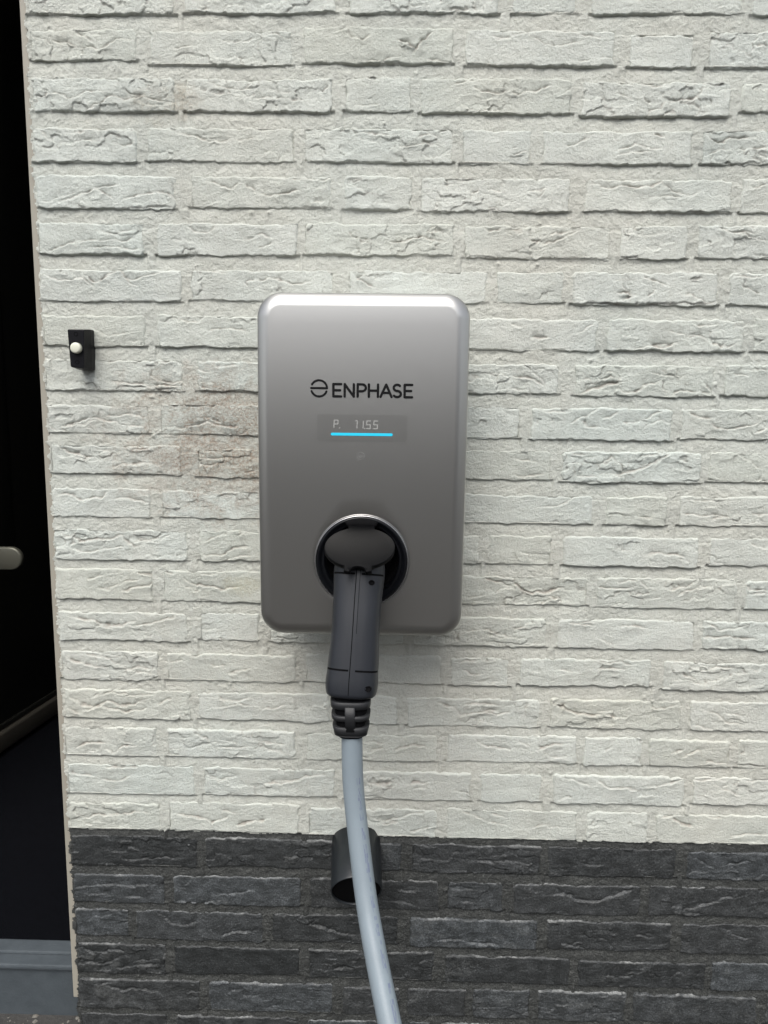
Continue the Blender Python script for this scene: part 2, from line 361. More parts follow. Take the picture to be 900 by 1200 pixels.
# creases and folds in the brick faces: (strength, points in millimetres)
CREASES = [
(1,[(26,1512),(42,1504),(57,1502),(76,1496),(96,1495),(112,1500),(127,1507),(143,1506)]),
(1,[(69,1516),(81,1509),(92,1502)]),
(1,[(201,1495),(217,1499),(228,1500)]),
(1,[(271,1502),(286,1502),(302,1504),(312,1509)]),
(1,[(2,1428),(18,1435),(38,1439),(54,1431),(78,1439),(93,1441),(105,1440)]),
(1.3,[(76,1417),(93,1424),(105,1433),(117,1435),(132,1430),(148,1432),(164,1434),(179,1430),(199,1425)]),
(1,[(133,1441),(148,1435),(160,1437)]),
(-0.8,[(4,1458),(59,1459),(98,1458),(145,1460),(192,1458)]),
(1,[(243,1454),(258,1450),(274,1445),(293,1443),(311,1445)]),
(1,[(55,1387),(83,1391),(111,1392)]),
(1,[(57,1374),(75,1377),(86,1376)]),
(1,[(114,1375),(130,1371),(146,1375)]),
(1,[(12,1391),(19,1382),(27,1378)]),
(1,[(202,1386),(225,1383),(249,1375),(269,1377)]),
(1,[(284,1379),(308,1381)]),
(1,[(314,1506),(329,1513),(344,1515),(356,1506),(368,1510)]),
(1.3,[(439,1517),(446,1510),(460,1506),(468,1513)]),
(1.5,[(506,1506),(518,1501),(533,1498),(537,1505),(552,1517)]),
(1,[(529,1489),(535,1498)]),
(1,[(464,1481),(479,1480),(499,1483)]),
(1,[(545,1482),(564,1480),(579,1478)]),
(1,[(632,1510),(647,1507),(657,1510)]),
(1.2,[(313,1432),(332,1434)]),
(1,[(336,1443),(352,1440),(363,1440)]),
(1,[(340,1431),(363,1432),(379,1429)]),
(1,[(402,1442),(410,1447)]),
(-1.2,[(435,1458),(456,1461),(472,1460),(491,1461),(522,1461)]),
(0.6,[(445,1422),(468,1426),(488,1422)]),
(1,[(580,1451),(599,1455),(611,1453)]),
(1.3,[(607,1450),(623,1441),(642,1439),(659,1444)]),
(1,[(453,1389),(477,1388),(504,1387)]),
(0.6,[(453,1380),(481,1378)]),
(1.3,[(512,1369),(531,1373),(547,1377),(559,1373)]),
(1,[(535,1384),(551,1388),(566,1384)]),
(1,[(659,1514),(681,1515),(701,1503),(720,1500),(739,1503),(754,1507)]),
(1,[(719,1517),(738,1519),(757,1512),(780,1510)]),
(1,[(774,1484),(789,1486),(801,1481)]),
(1,[(748,1480),(763,1481)]),
(1.4,[(822,1512),(841,1515),(863,1514)]),
(1,[(878,1516),(901,1511)]),
(-1,[(817,1472),(859,1470),(904,1468)]),
(1,[(985,1500),(998,1500)]),
(1.2,[(661,1439),(677,1441),(696,1444),(715,1448)]),
(1,[(731,1439),(742,1450)]),
(1.3,[(833,1452),(849,1450),(868,1451)]),
(1.6,[(873,1429),(888,1434),(907,1433),(914,1442)]),
(1,[(807,1439),(823,1432)]),
(1,[(838,1434),(850,1429)]),
(-0.8,[(902,1454),(928,1452),(951,1454)]),
(1,[(734,1374),(749,1372),(764,1381),(772,1387)]),
(1,[(804,1367),(819,1371),(830,1376),(846,1371),(873,1371)]),
(1,[(808,1361),(831,1365),(854,1365)]),
(1.2,[(853,1387),(872,1388)]),
(1.9,[(929,1391),(942,1378),(953,1379),(956,1386),(991,1384)]),
(1,[(969,1371),(992,1370),(1009,1375)]),
(-1,[(951,1351),(1011,1353)]),
(1,[(931,1362),(946,1368),(958,1371)]),
(1,[(664,1362),(680,1366),(695,1361)]),
(1,[(10,1295),(27,1299),(47,1305),(59,1309)]),
(1.3,[(35,1294),(55,1301),(84,1315),(97,1309),(111,1298)]),
(1,[(76,1315),(96,1317),(120,1319)]),
(1.4,[(123,1300),(143,1306),(164,1311),(184,1310),(195,1302)]),
(-1,[(123,1287),(151,1289),(175,1291),(195,1287)]),
(1,[(188,1330),(196,1315),(203,1306),(215,1289)]),
(1.3,[(244,1325),(263,1318),(279,1316),(287,1323)]),
(1,[(299,1320),(309,1312)]),
(1,[(52,1240),(76,1244),(101,1246),(125,1243),(141,1247)]),
(1,[(11,1230),(36,1238),(60,1244)]),
(1,[(76,1233),(92,1235),(117,1235),(149,1229)]),
(1,[(85,1258),(109,1254),(134,1260)]),
(1,[(214,1262),(226,1257),(242,1257),(254,1265)]),
(1,[(290,1248),(308,1250)]),
(1,[(13,1195),(33,1190),(58,1194),(78,1182)]),
(1.4,[(54,1196),(70,1194),(80,1188),(99,1198),(115,1204),(127,1190),(137,1183)]),
(1,[(119,1194),(139,1192),(164,1200),(176,1202)]),
(1,[(229,1205),(253,1203),(269,1201)]),
(1,[(293,1186),(307,1192)]),
(1,[(75,1121),(95,1115),(124,1117)]),
(1,[(186,1138),(207,1136),(223,1132),(235,1140)]),
(1,[(239,1123),(268,1125),(300,1121)]),
(1.3,[(311,1308),(331,1307),(351,1309),(371,1313)]),
(1,[(355,1327),(379,1328),(402,1326),(418,1330)]),
(-0.8,[(374,1292),(394,1290),(414,1290)]),
(0.5,[(446,1317),(465,1309),(485,1308)]),
(1.2,[(575,1331),(583,1323),(576,1321)]),
(1,[(611,1312),(623,1316)]),
(1,[(635,1314),(654,1314)]),
(1,[(310,1255),(330,1250)]),
(1,[(310,1236),(334,1240)]),
(1,[(438,1258),(450,1249),(470,1247)]),
(1.5,[(498,1245),(522,1247),(542,1253),(553,1251),(573,1246)]),
(1,[(458,1245),(470,1243)]),
(1,[(545,1259),(561,1267)]),
(1,[(620,1265),(636,1262),(652,1265)]),
(1.2,[(309,1190),(326,1196),(342,1194),(362,1188),(378,1189),(386,1194)]),
(1.3,[(450,1197),(458,1193),(479,1184)]),
(1,[(450,1193),(464,1201)]),
(1,[(686,1313),(705,1315),(717,1317)]),
(1,[(702,1305),(713,1313)]),
(1.4,[(775,1324),(799,1319),(822,1321),(845,1319),(872,1327),(884,1316),(904,1310),(923,1312)]),
(1,[(854,1306),(873,1308),(901,1306)]),
(-1,[(801,1283),(863,1286),(941,1287),(968,1292)]),
(1,[(996,1320),(1012,1324)]),
(1.6,[(668,1262),(684,1260)]),
(1.6,[(692,1251),(700,1245),(708,1247)]),
(1,[(712,1243),(735,1251),(762,1264)]),
(1,[(720,1255),(739,1260),(758,1266)]),
(-1,[(820,1227),(839,1229),(843,1225)]),
(0.5,[(825,1261),(853,1254),(888,1260)]),
(1.3,[(950,1267),(974,1262),(1001,1262)]),
(1,[(982,1260),(1002,1255),(1020,1249)]),
(-0.9,[(670,1208),(694,1205),(737,1208)]),
(1.5,[(818,1179),(834,1181),(842,1175),(827,1169)]),
(1.4,[(853,1202),(869,1197),(885,1191)]),
(1.3,[(822,1190),(830,1183)]),
(1,[(898,1179),(925,1178),(942,1168),(958,1166)]),
(-1.2,[(763,1163),(803,1165),(839,1162),(879,1164),(910,1166),(958,1165)]),
(1,[(862,1173),(874,1183)]),
(1,[(979,1203),(1002,1203),(1024,1205)]),
(1.3,[(991,1192),(1004,1184),(1016,1180)]),
(1,[(993,1199),(994,1186)]),
(1,[(673,1135),(689,1131)]),
(1.3,[(702,1115),(726,1119)]),
(1,[(765,1124),(785,1134)]),
(1,[(889,1129),(913,1123),(946,1118)]),
(1,[(932,1137),(960,1135)]),
(1,[(77,1075),(102,1079),(131,1080),(168,1078),(193,1078),(205,1074)]),
(1.6,[(97,1047),(117,1049),(134,1045),(155,1043),(175,1046),(196,1042)]),
(-0.8,[(100,1037),(117,1041),(134,1041),(158,1037),(179,1040),(196,1036)]),
(1,[(151,1062),(167,1052),(184,1048),(205,1054)]),
(1,[(71,1040),(80,1037)]),
(1,[(221,1070),(242,1063)]),
(1,[(225,1044),(241,1040)]),
(1,[(250,1073),(279,1075)]),
(1.2,[(18,980),(40,989),(69,995),(90,990),(115,988)]),
(1,[(27,983),(56,987),(73,993)]),
(1,[(119,984),(140,984)]),
(1,[(90,998),(111,1002),(140,998)]),
(1,[(2,982),(22,976),(30,972)]),
(1.5,[(203,983),(224,989),(236,995),(249,987),(265,986),(286,988)]),
(1,[(232,1000),(257,990)]),
(1,[(257,975),(277,973),(298,982)]),
(-1,[(166,1016),(220,1016),(266,1017),(303,1017)]),
(1.3,[(15,955),(29,947),(46,941),(67,937)]),
(1,[(37,937),(58,935)]),
(1.3,[(96,925),(113,928),(134,932),(155,930)]),
(1,[(110,955),(130,951),(152,955),(173,962)]),
(1,[(72,952),(88,950)]),
(1,[(222,939),(248,938),(269,940)]),
(1,[(222,931),(239,929),(260,932)]),
(1,[(293,920),(304,922)]),
(1.2,[(5,882),(26,882),(47,876),(73,878),(86,887)]),
(1,[(94,875),(115,879),(145,873)]),
(1.4,[(867,1107),(887,1105),(906,1109)]),
(1,[(843,1103),(867,1107),(898,1109)]),
(1.4,[(954,1112),(970,1106),(990,1110)]),
(1.3,[(675,1063),(696,1062),(716,1052),(725,1042)]),
(1.4,[(704,1068),(716,1060),(723,1048)]),
(1,[(676,1045),(696,1042)]),
(1.8,[(774,1038),(794,1047),(813,1053),(825,1055),(829,1063)]),
(1,[(797,1059),(817,1063),(831,1061)]),
(1.3,[(826,1049),(838,1041),(854,1043),(870,1054),(886,1058)]),
(1,[(873,1068),(893,1066),(909,1064)]),
(1.2,[(899,1038),(919,1046),(939,1044),(960,1039)]),
(1,[(890,1058),(895,1042)]),
(1,[(950,1054),(963,1043)]),
(1,[(1017,1077),(1035,1075)]),
(1,[(989,1069),(1006,1067)]),
(1.3,[(760,996),(775,1006),(787,1008),(799,1017)]),
(1.6,[(776,1000),(788,994),(801,992)]),
(1.3,[(812,1003),(828,1013)]),
(1.2,[(835,999),(853,997),(873,1007),(893,1016)]),
(1,[(710,1015),(734,1012),(759,1014)]),
(0.6,[(866,993),(889,1003),(906,994)]),
(1.8,[(929,1014),(946,1006),(962,1004)]),
(1.2,[(958,1000),(975,992),(996,991),(1011,995),(1031,1003)]),
(1,[(1024,987),(1042,993)]),
(1,[(680,946),(705,942),(717,936)]),
(1,[(681,923),(701,919),(726,923)]),
(1.2,[(811,941),(823,950),(836,941),(845,927)]),
(1.5,[(821,923),(845,925),(865,932),(889,944),(909,955)]),
(1,[(771,922),(792,920),(817,923)]),
(1,[(767,934),(778,922),(784,918)]),
(1,[(860,948),(885,952),(905,955)]),
(1,[(762,955),(786,953)]),
(-1,[(759,911),(805,911),(912,911),(953,910)]),
(1,[(1007,954),(1024,942),(1041,936)]),
(1,[(724,875),(745,874),(765,884),(777,891)]),
(1,[(822,891),(856,890)]),
(1,[(946,887),(979,887)]),
(1.5,[(19,822),(40,812),(61,814),(83,817),(104,821),(121,804),(134,807)]),
(1,[(26,798),(52,797),(82,801),(108,806)]),
(1,[(121,811),(143,817),(164,824)]),
(1.3,[(227,795),(249,795),(275,805),(296,807)]),
(1,[(257,787),(274,794),(296,794)]),
(1,[(228,817),(245,821),(262,828)]),
(1,[(58,742),(79,740),(101,749),(123,754)]),
(1.3,[(101,738),(123,743),(140,746),(151,755)]),
(1,[(124,767),(145,761),(151,752)]),
(1,[(46,755),(72,760)]),
(1.3,[(192,760),(209,749),(231,747),(252,743),(282,744)]),
(1,[(218,767),(244,765)]),
(1,[(196,747),(218,738)]),
(1,[(158,766),(180,766)]),
(1.3,[(17,697),(38,693),(60,689),(77,683),(99,683),(117,692)]),
(1,[(56,704),(87,705),(108,703)]),
(1,[(60,682),(86,680)]),
(1.2,[(112,683),(138,688),(173,695),(182,702)]),
(1.5,[(248,666),(257,661)]),
(1.3,[(9,636),(26,623),(52,619),(74,615)]),
(1.3,[(96,611),(118,618),(140,616)]),
(1,[(40,639),(62,633),(84,633)]),
(1.3,[(193,638),(211,636),(220,640)]),
(1,[(171,626),(189,631)]),
(1,[(258,609),(280,614),(298,619)]),
(1,[(232,623),(254,621)]),
(1,[(865,863),(890,861)]),
(1,[(931,866),(964,866),(997,865)]),
(1,[(973,860),(1002,865)]),
(1,[(1034,867),(1053,870)]),
(1.5,[(882,804),(898,808),(927,806),(940,802)]),
(1,[(839,814),(860,810)]),
(1,[(932,800),(945,794)]),
(1,[(1034,825),(1047,819),(1057,819)]),
(1.7,[(686,764),(700,751),(717,745),(742,747),(750,752),(767,750)]),
(1.3,[(742,741),(759,735),(764,730)]),
(1,[(738,732),(730,725)]),
(1.2,[(809,759),(826,753),(847,753),(872,756)]),
(1,[(868,745),(889,748),(885,756),(876,765)]),
(1,[(890,739),(907,742)]),
(1,[(918,753),(943,757),(959,764)]),
(1,[(931,746),(956,753),(981,760)]),
(1,[(846,764),(871,769)]),
(1.7,[(1031,761),(1040,755),(1062,755)]),
(1,[(1024,744),(1044,750),(1063,751)]),
(1,[(689,689),(706,692)]),
(1.3,[(778,700),(795,696),(808,694)]),
(1.3,[(850,695),(871,697),(888,695)]),
(1,[(791,700),(812,703)]),
(0.6,[(817,679),(831,670),(848,668)]),
(1.2,[(977,703),(998,693),(1023,696),(1040,700)]),
(1.4,[(970,681),(1003,682),(1029,682),(1054,679)]),
(1,[(760,626),(786,624)]),
(1.3,[(816,630),(837,632),(863,630)]),
(1,[(819,641),(854,639),(871,633)]),
(1.5,[(948,623),(966,615)]),
(1.2,[(990,635),(1028,636)]),
(1,[(1050,632),(1063,630)]),
(1.5,[(644,765),(661,761),(685,753)]),
(1,[(620,736),(645,739)]),
(1,[(621,684),(642,689),(668,682),(685,676)]),
(1,[(605,634),(622,639),(640,637)]),
(1,[(614,626),(632,617),(649,617)]),
(1.4,[(10,568),(32,557),(49,552),(72,564),(89,556),(116,558),(134,566)]),
(1.3,[(36,548),(63,555),(98,547),(133,552)]),
(1,[(50,571),(81,578),(108,570),(143,575)]),
(1,[(147,559),(169,567)]),
(1,[(9,549),(27,540)]),
(1.2,[(240,575),(253,566),(275,566),(293,574)]),
(1,[(240,556),(270,562),(297,560)]),
(1.6,[(17,482),(33,492),(47,495),(65,492)]),
(1.3,[(64,483),(77,478),(91,488),(113,489)]),
(1,[(92,498),(109,493)]),
(1,[(208,512),(229,498),(256,497),(265,504)]),
(1,[(238,489),(269,490),(296,493)]),
(1.3,[(63,453),(90,453),(112,456)]),
(1,[(4,446),(22,439),(40,437)]),
(1,[(53,435),(80,431),(103,441)]),
(1,[(219,446),(242,435),(268,443)]),
(1.2,[(27,365),(46,373),(64,371),(87,374),(109,379),(127,377)]),
(1,[(22,360),(36,353)]),
(1.3,[(173,378),(200,374),(227,365),(254,373)]),
(1.7,[(267,361),(296,367)]),
(1,[(245,385),(267,381)]),
(1,[(310,556),(328,554),(345,561)]),
(1,[(300,505),(323,500),(345,494)]),
(1,[(318,489),(345,484)]),
(1.3,[(512,493),(530,498),(547,503),(565,496)]),
(1,[(468,504),(495,502)]),
(1,[(477,490),(495,493)]),
(1.2,[(639,510),(652,501),(666,501),(683,497),(694,499)]),
(1.3,[(309,434),(335,432),(362,438),(389,448),(407,451)]),
(1,[(326,435),(349,437)]),
(1.5,[(473,436),(495,434),(513,439)]),
(1.8,[(540,440),(557,439),(566,440)]),
(1,[(549,430),(566,433)]),
(1,[(606,427),(628,423)]),
(1.6,[(299,367),(312,370)]),
(1,[(483,379),(501,372),(523,377),(541,385),(567,390)]),
(1,[(496,367),(523,373)]),
(1,[(537,354),(563,362),(577,367)]),
(1,[(620,394),(643,385),(665,376),(688,372)]),
(1,[(665,390),(692,384)]),
(1.2,[(581,570),(607,562),(616,553),(642,556),(672,559)]),
(1,[(616,569),(646,572),(676,568)]),
(1,[(646,556),(672,554),(690,557)]),
(1.6,[(754,576),(772,565),(789,559),(807,558),(828,558)]),
(1,[(837,558),(850,553)]),
(1,[(901,570),(926,569),(943,571)]),
(1,[(762,577),(773,572),(767,563)]),
(1,[(978,570),(1000,561),(1022,548),(1048,546)]),
(1,[(971,542),(998,536)]),
(1,[(1063,581),(1077,581)]),
(1.6,[(736,496),(748,503),(761,508),(774,508)]),
(1,[(744,493),(767,485),(784,490)]),
(1,[(704,513),(722,502)]),
(1,[(836,498),(848,505)]),
(1.2,[(958,487),(970,496),(983,501),(990,490)]),
(1,[(993,485),(1010,483),(1028,481)]),
(1,[(940,496),(957,501)]),
(1,[(1047,512),(1052,500),(1044,496)]),
(-1,[(1041,477),(1067,480),(1086,478)]),
(1,[(781,450),(803,448),(821,439)]),
(1.2,[(830,449),(852,438),(874,440),(896,432)]),
(1,[(774,417),(792,422)]),
(1,[(909,439),(935,447),(956,452)]),
(1,[(978,452),(1004,453),(1030,456)]),
(1,[(1004,450),(1031,437),(1049,430)]),
(1,[(1056,454),(1088,455)]),
(0.7,[(728,368),(754,373),(781,367)]),
(1.7,[(947,390),(965,381),(983,377)]),
(1.3,[(1004,392),(1026,390)]),
(1,[(929,392),(951,395)]),
(1.2,[(1042,362),(1068,365),(1096,365)]),
(1,[(88,298),(116,297),(143,302),(170,300)]),
(1.2,[(8,247),(36,250),(68,253),(100,252),(132,255)]),
(1,[(81,234),(113,232)]),
(1,[(168,228),(205,223),(237,230)]),
(1,[(233,238),(270,244),(293,249)]),
(1,[(140,205),(158,188),(186,186),(204,192)]),
(1.4,[(241,168),(264,178),(292,174)]),
(1.2,[(12,141),(30,131),(63,137),(82,132)]),
(1.3,[(16,115),(48,113),(77,125)]),
(1.3,[(62,106),(85,107),(137,116)]),
(1.3,[(51,70),(79,65),(107,69),(135,62)]),
(1,[(37,74),(61,80)]),
(1,[(502,235),(529,236),(552,229)]),
(1,[(525,256),(552,256)]),
(1.5,[(375,204),(384,192),(407,185),(434,176),(457,176)]),
(1.3,[(590,168),(617,173),(654,164),(690,163)]),
(1,[(407,109),(430,112),(457,118)]),
(1.5,[(650,308),(672,309),(699,312)]),
(1,[(815,308),(842,308)]),
(1,[(987,322),(1015,308)]),
(1,[(1041,313),(1071,319)]),
(1.7,[(764,255),(786,258),(809,246),(841,245),(867,255),(897,268)]),
(1.3,[(976,233),(998,239),(1020,245),(1037,255),(1063,258)]),
(1,[(844,185),(858,175),(868,161)]),
(1,[(902,189),(934,183)]),
(1,[(1041,201),(1069,189),(1087,187)]),
(1,[(857,115),(880,113),(907,116)]),
(1,[(966,113),(979,123),(988,119)]),
]
wall = empty('brick_wall', (0.5, 0.0, 0.0))
tag(wall, 'rough house wall painted white above a black plinth', 'wall')
rnd = random.Random(7)

def polydist(X, Z, pts):
    """signed distance (above is positive) to a polyline and the place along it, 0..1"""
    best = np.full(X.shape, 1e9); sg = np.ones(X.shape); al = np.zeros(X.shape)
    L = [0.0]
    for a, b in zip(pts[:-1], pts[1:]): L.append(L[-1] + math.hypot(b[0] - a[0], b[1] - a[1]))
    for i, (a, b) in enumerate(zip(pts[:-1], pts[1:])):
        dx, dz = b[0] - a[0], b[1] - a[1]
        l2 = dx * dx + dz * dz + 1e-9
        t = np.clip(((X - a[0]) * dx + (Z - a[1]) * dz) / l2, 0, 1)
        ex, ez = X - a[0] - t * dx, Z - a[1] - t * dz
        d = np.sqrt(ex * ex + ez * ez)
        w = d < best
        s = np.sign(dx * ez - dz * ex) * (1 if dx >= 0 else -1)
        best = np.where(w, d, best); sg = np.where(w, s, sg); al = np.where(w, (L[i] + t * math.sqrt(l2)) / L[-1], al)
    return best, sg, al

def face_height(X, Z, seed, x0, x1, z0, z1, rough, own):
    """relief of one brick face, millimetres"""
    wx = X + 3.0 * vn(X / 9, Z / 7, 11) + 1.2 * vn(X / 3.6, Z / 3.1, 12) + 0.3 * vn(X / 1.9, Z / 1.8, 15)
    wz = Z + 2.2 * vn(X / 11, Z / 8, 13) + 0.95 * vn(X / 3.9, Z / 3.3, 14) + 0.3 * vn(X / 1.9, Z / 1.8, 16)
    h = 1.0 * fbm(X / 70 + seed * 3.7, Z / 30 + seed * 1.3, 21, 3)
    h = h + 0.42 * fbm(wx / 16, wz / 8, 31 + seed, 4) + 0.2 * vn(X / 2.9, Z / 2.5, 41)
    # clay folds: thin creases along zero lines of a stretched noise, one side proud of the other
    msk = sstep(0.02, 0.45, fbm(X / 48 + 9.1 * seed, Z / 20, 51, 2) + (rough - 0.5) * 0.9)
    msk = msk * 0.75
    n = vn(wx / 22, wz / 10.5, 61 + seed) + 0.35 * vn(wx / 11, wz / 5, 62 + seed)
    h = h + msk * (0.95 * np.tanh(n / 0.08) - 1.9 * np.exp(-(n / 0.055) ** 2))
    n2 = vn(wx / 17, wz / 6.5, 71 + seed) + 0.3 * vn(wx / 6, wz / 4, 72 + seed)
    h = h + 0.5 * msk * (0.6 * np.tanh(n2 / 0.12) - 1.2 * np.exp(-(n2 / 0.07) ** 2))
    crease_tone = msk * np.exp(-(n / 0.05) ** 2) * 0.7
    for amp, pts in own:
        d, s, al = polydist(wx, wz, pts)
        a = abs(amp) * np.clip(np.minimum(al, 1 - al) * 5 + 0.25, 0, 1) * (0.8 + 0.5 * vn(X / 7, Z / 7, 81))
        wd = 1.0 + 0.45 * max(0.0, abs(amp) - 1) * 1.6
        cr = np.exp(-(d / wd) ** 2)
        sg = -1.0 if amp > 0 else 1.0
        h = h + a * (-1.9 * cr + 1.5 * s * sg * np.exp(-d / 5.0) * (1 - np.exp(-d / 0.9)))
        crease_tone = np.maximum(crease_tone, cr * np.clip(a / 1.5, 0, 1))
    return h, crease_tone

def axis(L, step, fine):
    a = [0.0, 0.5, 1.0, 1.6, 2.3, 3.2, 4.4] if fine else [0.0, 1.0, 2.5, 4.5]
    n = max(2, int(round((L - 2 * a[-1]) / step)))
    mid = [a[-1] + (L - 2 * a[-1]) * i / n for i in range(1, n)]
    return np.array(a + mid + [L - v for v in a[::-1]])

def make_brick(x0, x1, z0, z1, seed, black, step=1.25):
    fine = step < 2
    u = axis(x1 - x0, step, fine); v = axis(z1 - z0, step * 0.92, fine)
    X, Z = np.meshgrid(x0 + u, z0 + v)
    tz = (Z - z0) / (z1 - z0); tx = (X - x0) / (x1 - x0)
    r = random.Random(seed * 7919 + 3)
    # the outline wanders
    eb = 1.3 * vn(X / 38, X * 0 + seed, 91) + 1.1 * vn(X / 9, X * 0 + seed, 92) + 0.5 * vn(X / 3, X * 0 + seed, 93)
    et = 1.1 * vn(X / 34, X * 0 + seed, 94) + 1.1 * vn(X / 8, X * 0 + seed, 95) + 0.4 * vn(X / 3, X * 0 + seed, 96)
    el = 1.2 * vn(Z / 16, Z * 0 + seed, 97) + 0.6 * vn(Z / 4, Z * 0 + seed, 98)
    er = 1.2 * vn(Z / 16, Z * 0 + seed, 99) + 0.6 * vn(Z / 4, Z * 0 + seed, 100)
    # distance to a rounded outline, corners worn differently
    cx, cz = (x0 + x1) / 2, (z0 + z1) / 2
    rc = np.where(X < cx, np.where(Z < cz, r.uniform(2, 9), r.uniform(3, 9)), np.where(Z < cz, r.uniform(2, 9), r.uniform(3, 9)))
    qx = np.abs(X - cx) - ((x1 - x0) / 2 - rc); qz = np.abs(Z - cz) - ((z1 - z0) / 2 - rc)
    sdf = np.hypot(np.maximum(qx, 0), np.maximum(qz, 0)) + np.minimum(np.maximum(qx, qz), 0) - rc
    d = -sdf
    Xw = X + (1 - tx) * el + tx * er
    Zw = Z + (1 - tz) * eb + tz * et
    own = [c for c in CREASES if any(x0 - 3 <= p[0] <= x1 + 3 and z0 - 4 <= p[1] <= z1 + 4 for p in c[1])]
    h, crease_tone = face_height(Xw, Zw, seed, x0, x1, z0, z1, r.choice((0.0, 0.15, 0.35, 0.5, 0.7, 0.95)), own)
    h = h + r.uniform(-0.8, 0.9) + r.uniform(-1.2, 1.2) * (tx - 0.5) + r.uniform(-1.4, 1.4) * (tz - 0.5)
    # soft shoulder, then a steep fall behind the mortar
    sh = np.where(tz > 0.5, 3.4, 2.6) * (1 + 0.5 * vn(X / 20, Z / 20, 101 + seed))
    Rr = np.where((x1 - x0) / 2 - np.abs(X - cx) < np.minimum(Z - z0, z1 - Z), 5.0 * (1 + 0.5 * vn(Z / 12, X / 60, 102 + seed)), sh)
    k = np.clip(1 - d / Rr, 0, 1)
    h = h - 10.0 * (1 - np.sqrt(np.clip(1 - k ** 2.2, 0, 1)))
    h = np.where(d < 0, np.minimum(h, -9.5 + d * 0), h)
    nz, nx = X.shape
    ox, oz = cx / 1000, cz / 1000
    co = np.empty((nz * nx, 3))
    co[:, 0] = Xw.ravel() / 1000 - ox; co[:, 1] = -h.ravel() / 1000; co[:, 2] = Zw.ravel() / 1000 - oz
    idx = np.arange(nz * nx).reshape(nz, nx)
    q = np.stack([idx[:-1, :-1], idx[:-1, 1:], idx[1:, 1:], idx[1:, :-1]], -1).reshape(-1, 4)
    # sides and back close the brick
    ring = np.concatenate([idx[0, :], idx[1:, -1], idx[-1, -2::-1], idx[-2:0:-1, 0]])
    nb = len(ring); base = nz * nx
    bk = co[ring].copy(); bk[:, 1] = 0.030
    co = np.concatenate([co, bk])
    j = np.arange(nb); j2 = (j + 1) % nb
    sq = np.stack([ring[j], base + j, base + j2, ring[j2]], -1)
    quads = np.concatenate([q, sq])
    nq = len(quads)
    me = bpy.data.meshes.new('brick')
    me.vertices.add(len(co)); me.vertices.foreach_set('co', co.ravel())
    me.loops.add(nq * 4 + nb)
    me.loops.foreach_set('vertex_index', np.concatenate([quads.ravel(), (base + j)[::-1]]).astype(np.int32))
    me.polygons.add(nq + 1)
    me.polygons.foreach_set('loop_start', np.concatenate([np.arange(nq) * 4, [nq * 4]]).astype(np.int32))
    me.update(calc_edges=True)
    at = me.attributes.new('crease_tone', 'FLOAT', 'POINT')
    at.data.foreach_set('value', np.concatenate([crease_tone.ravel(), np.zeros(nb)]).astype(np.float32))
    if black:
        # rubbed paint and white crumbs on the arrises, with highlights painted along upper edges
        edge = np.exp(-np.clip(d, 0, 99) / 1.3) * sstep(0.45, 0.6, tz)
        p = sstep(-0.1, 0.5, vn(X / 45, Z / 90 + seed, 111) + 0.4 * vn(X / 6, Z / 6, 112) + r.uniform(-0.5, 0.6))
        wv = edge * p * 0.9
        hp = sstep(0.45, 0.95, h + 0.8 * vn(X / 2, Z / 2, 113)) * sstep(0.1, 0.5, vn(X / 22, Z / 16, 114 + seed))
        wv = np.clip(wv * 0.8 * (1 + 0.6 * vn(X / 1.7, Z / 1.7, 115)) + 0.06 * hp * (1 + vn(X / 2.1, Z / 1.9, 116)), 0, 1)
        aw = me.attributes.new('wear_glint', 'FLOAT', 'POINT')
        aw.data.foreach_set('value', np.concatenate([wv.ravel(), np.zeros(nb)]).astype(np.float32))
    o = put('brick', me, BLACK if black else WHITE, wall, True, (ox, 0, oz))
    if black: o['label'] = 'black painted brick'
    return o

bricks = []          # (x0, x1, z0, z1)
seed = 0
DARK_ROW = 20
rows_all = []
for k, row in enumerate(COURSES):
    rows_all.append((k, list(row)))
for k in range(-1, -5, -1):                       # courses just above the picture
    z1 = 1580 + 62.5 * (-k); row = []; x = 1
    first = True
    while x < 1150:
        w = (204 if k % 2 == 0 else 150) if first else (96 if rnd.random() < 0.15 else 204)
        row.append((x, x + w, z1 - 46, z1)); x += w + 12; first = False
    rows_all.append((k, row))
for k, row in rows_all:                           # and a step further right
    x = row[-1][1] + 12; z0, z1 = row[-1][2], row[-1][3]
    while x < 1420:
        w = 96 if rnd.random() < 0.12 else 204
        row.append((x, x + w, z0, z1)); x += w + 12
for k, row in sorted(rows_all):
    for (x0, x1, z0, z1) in row:
        seed += 1
        z0c = z0; z1c = z1
        near = k >= -1 and x0 < 1130
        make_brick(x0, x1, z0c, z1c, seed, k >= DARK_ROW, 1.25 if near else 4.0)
        bricks.append((x0, x1, z0c, z1c))
print('bricks', len(bricks))

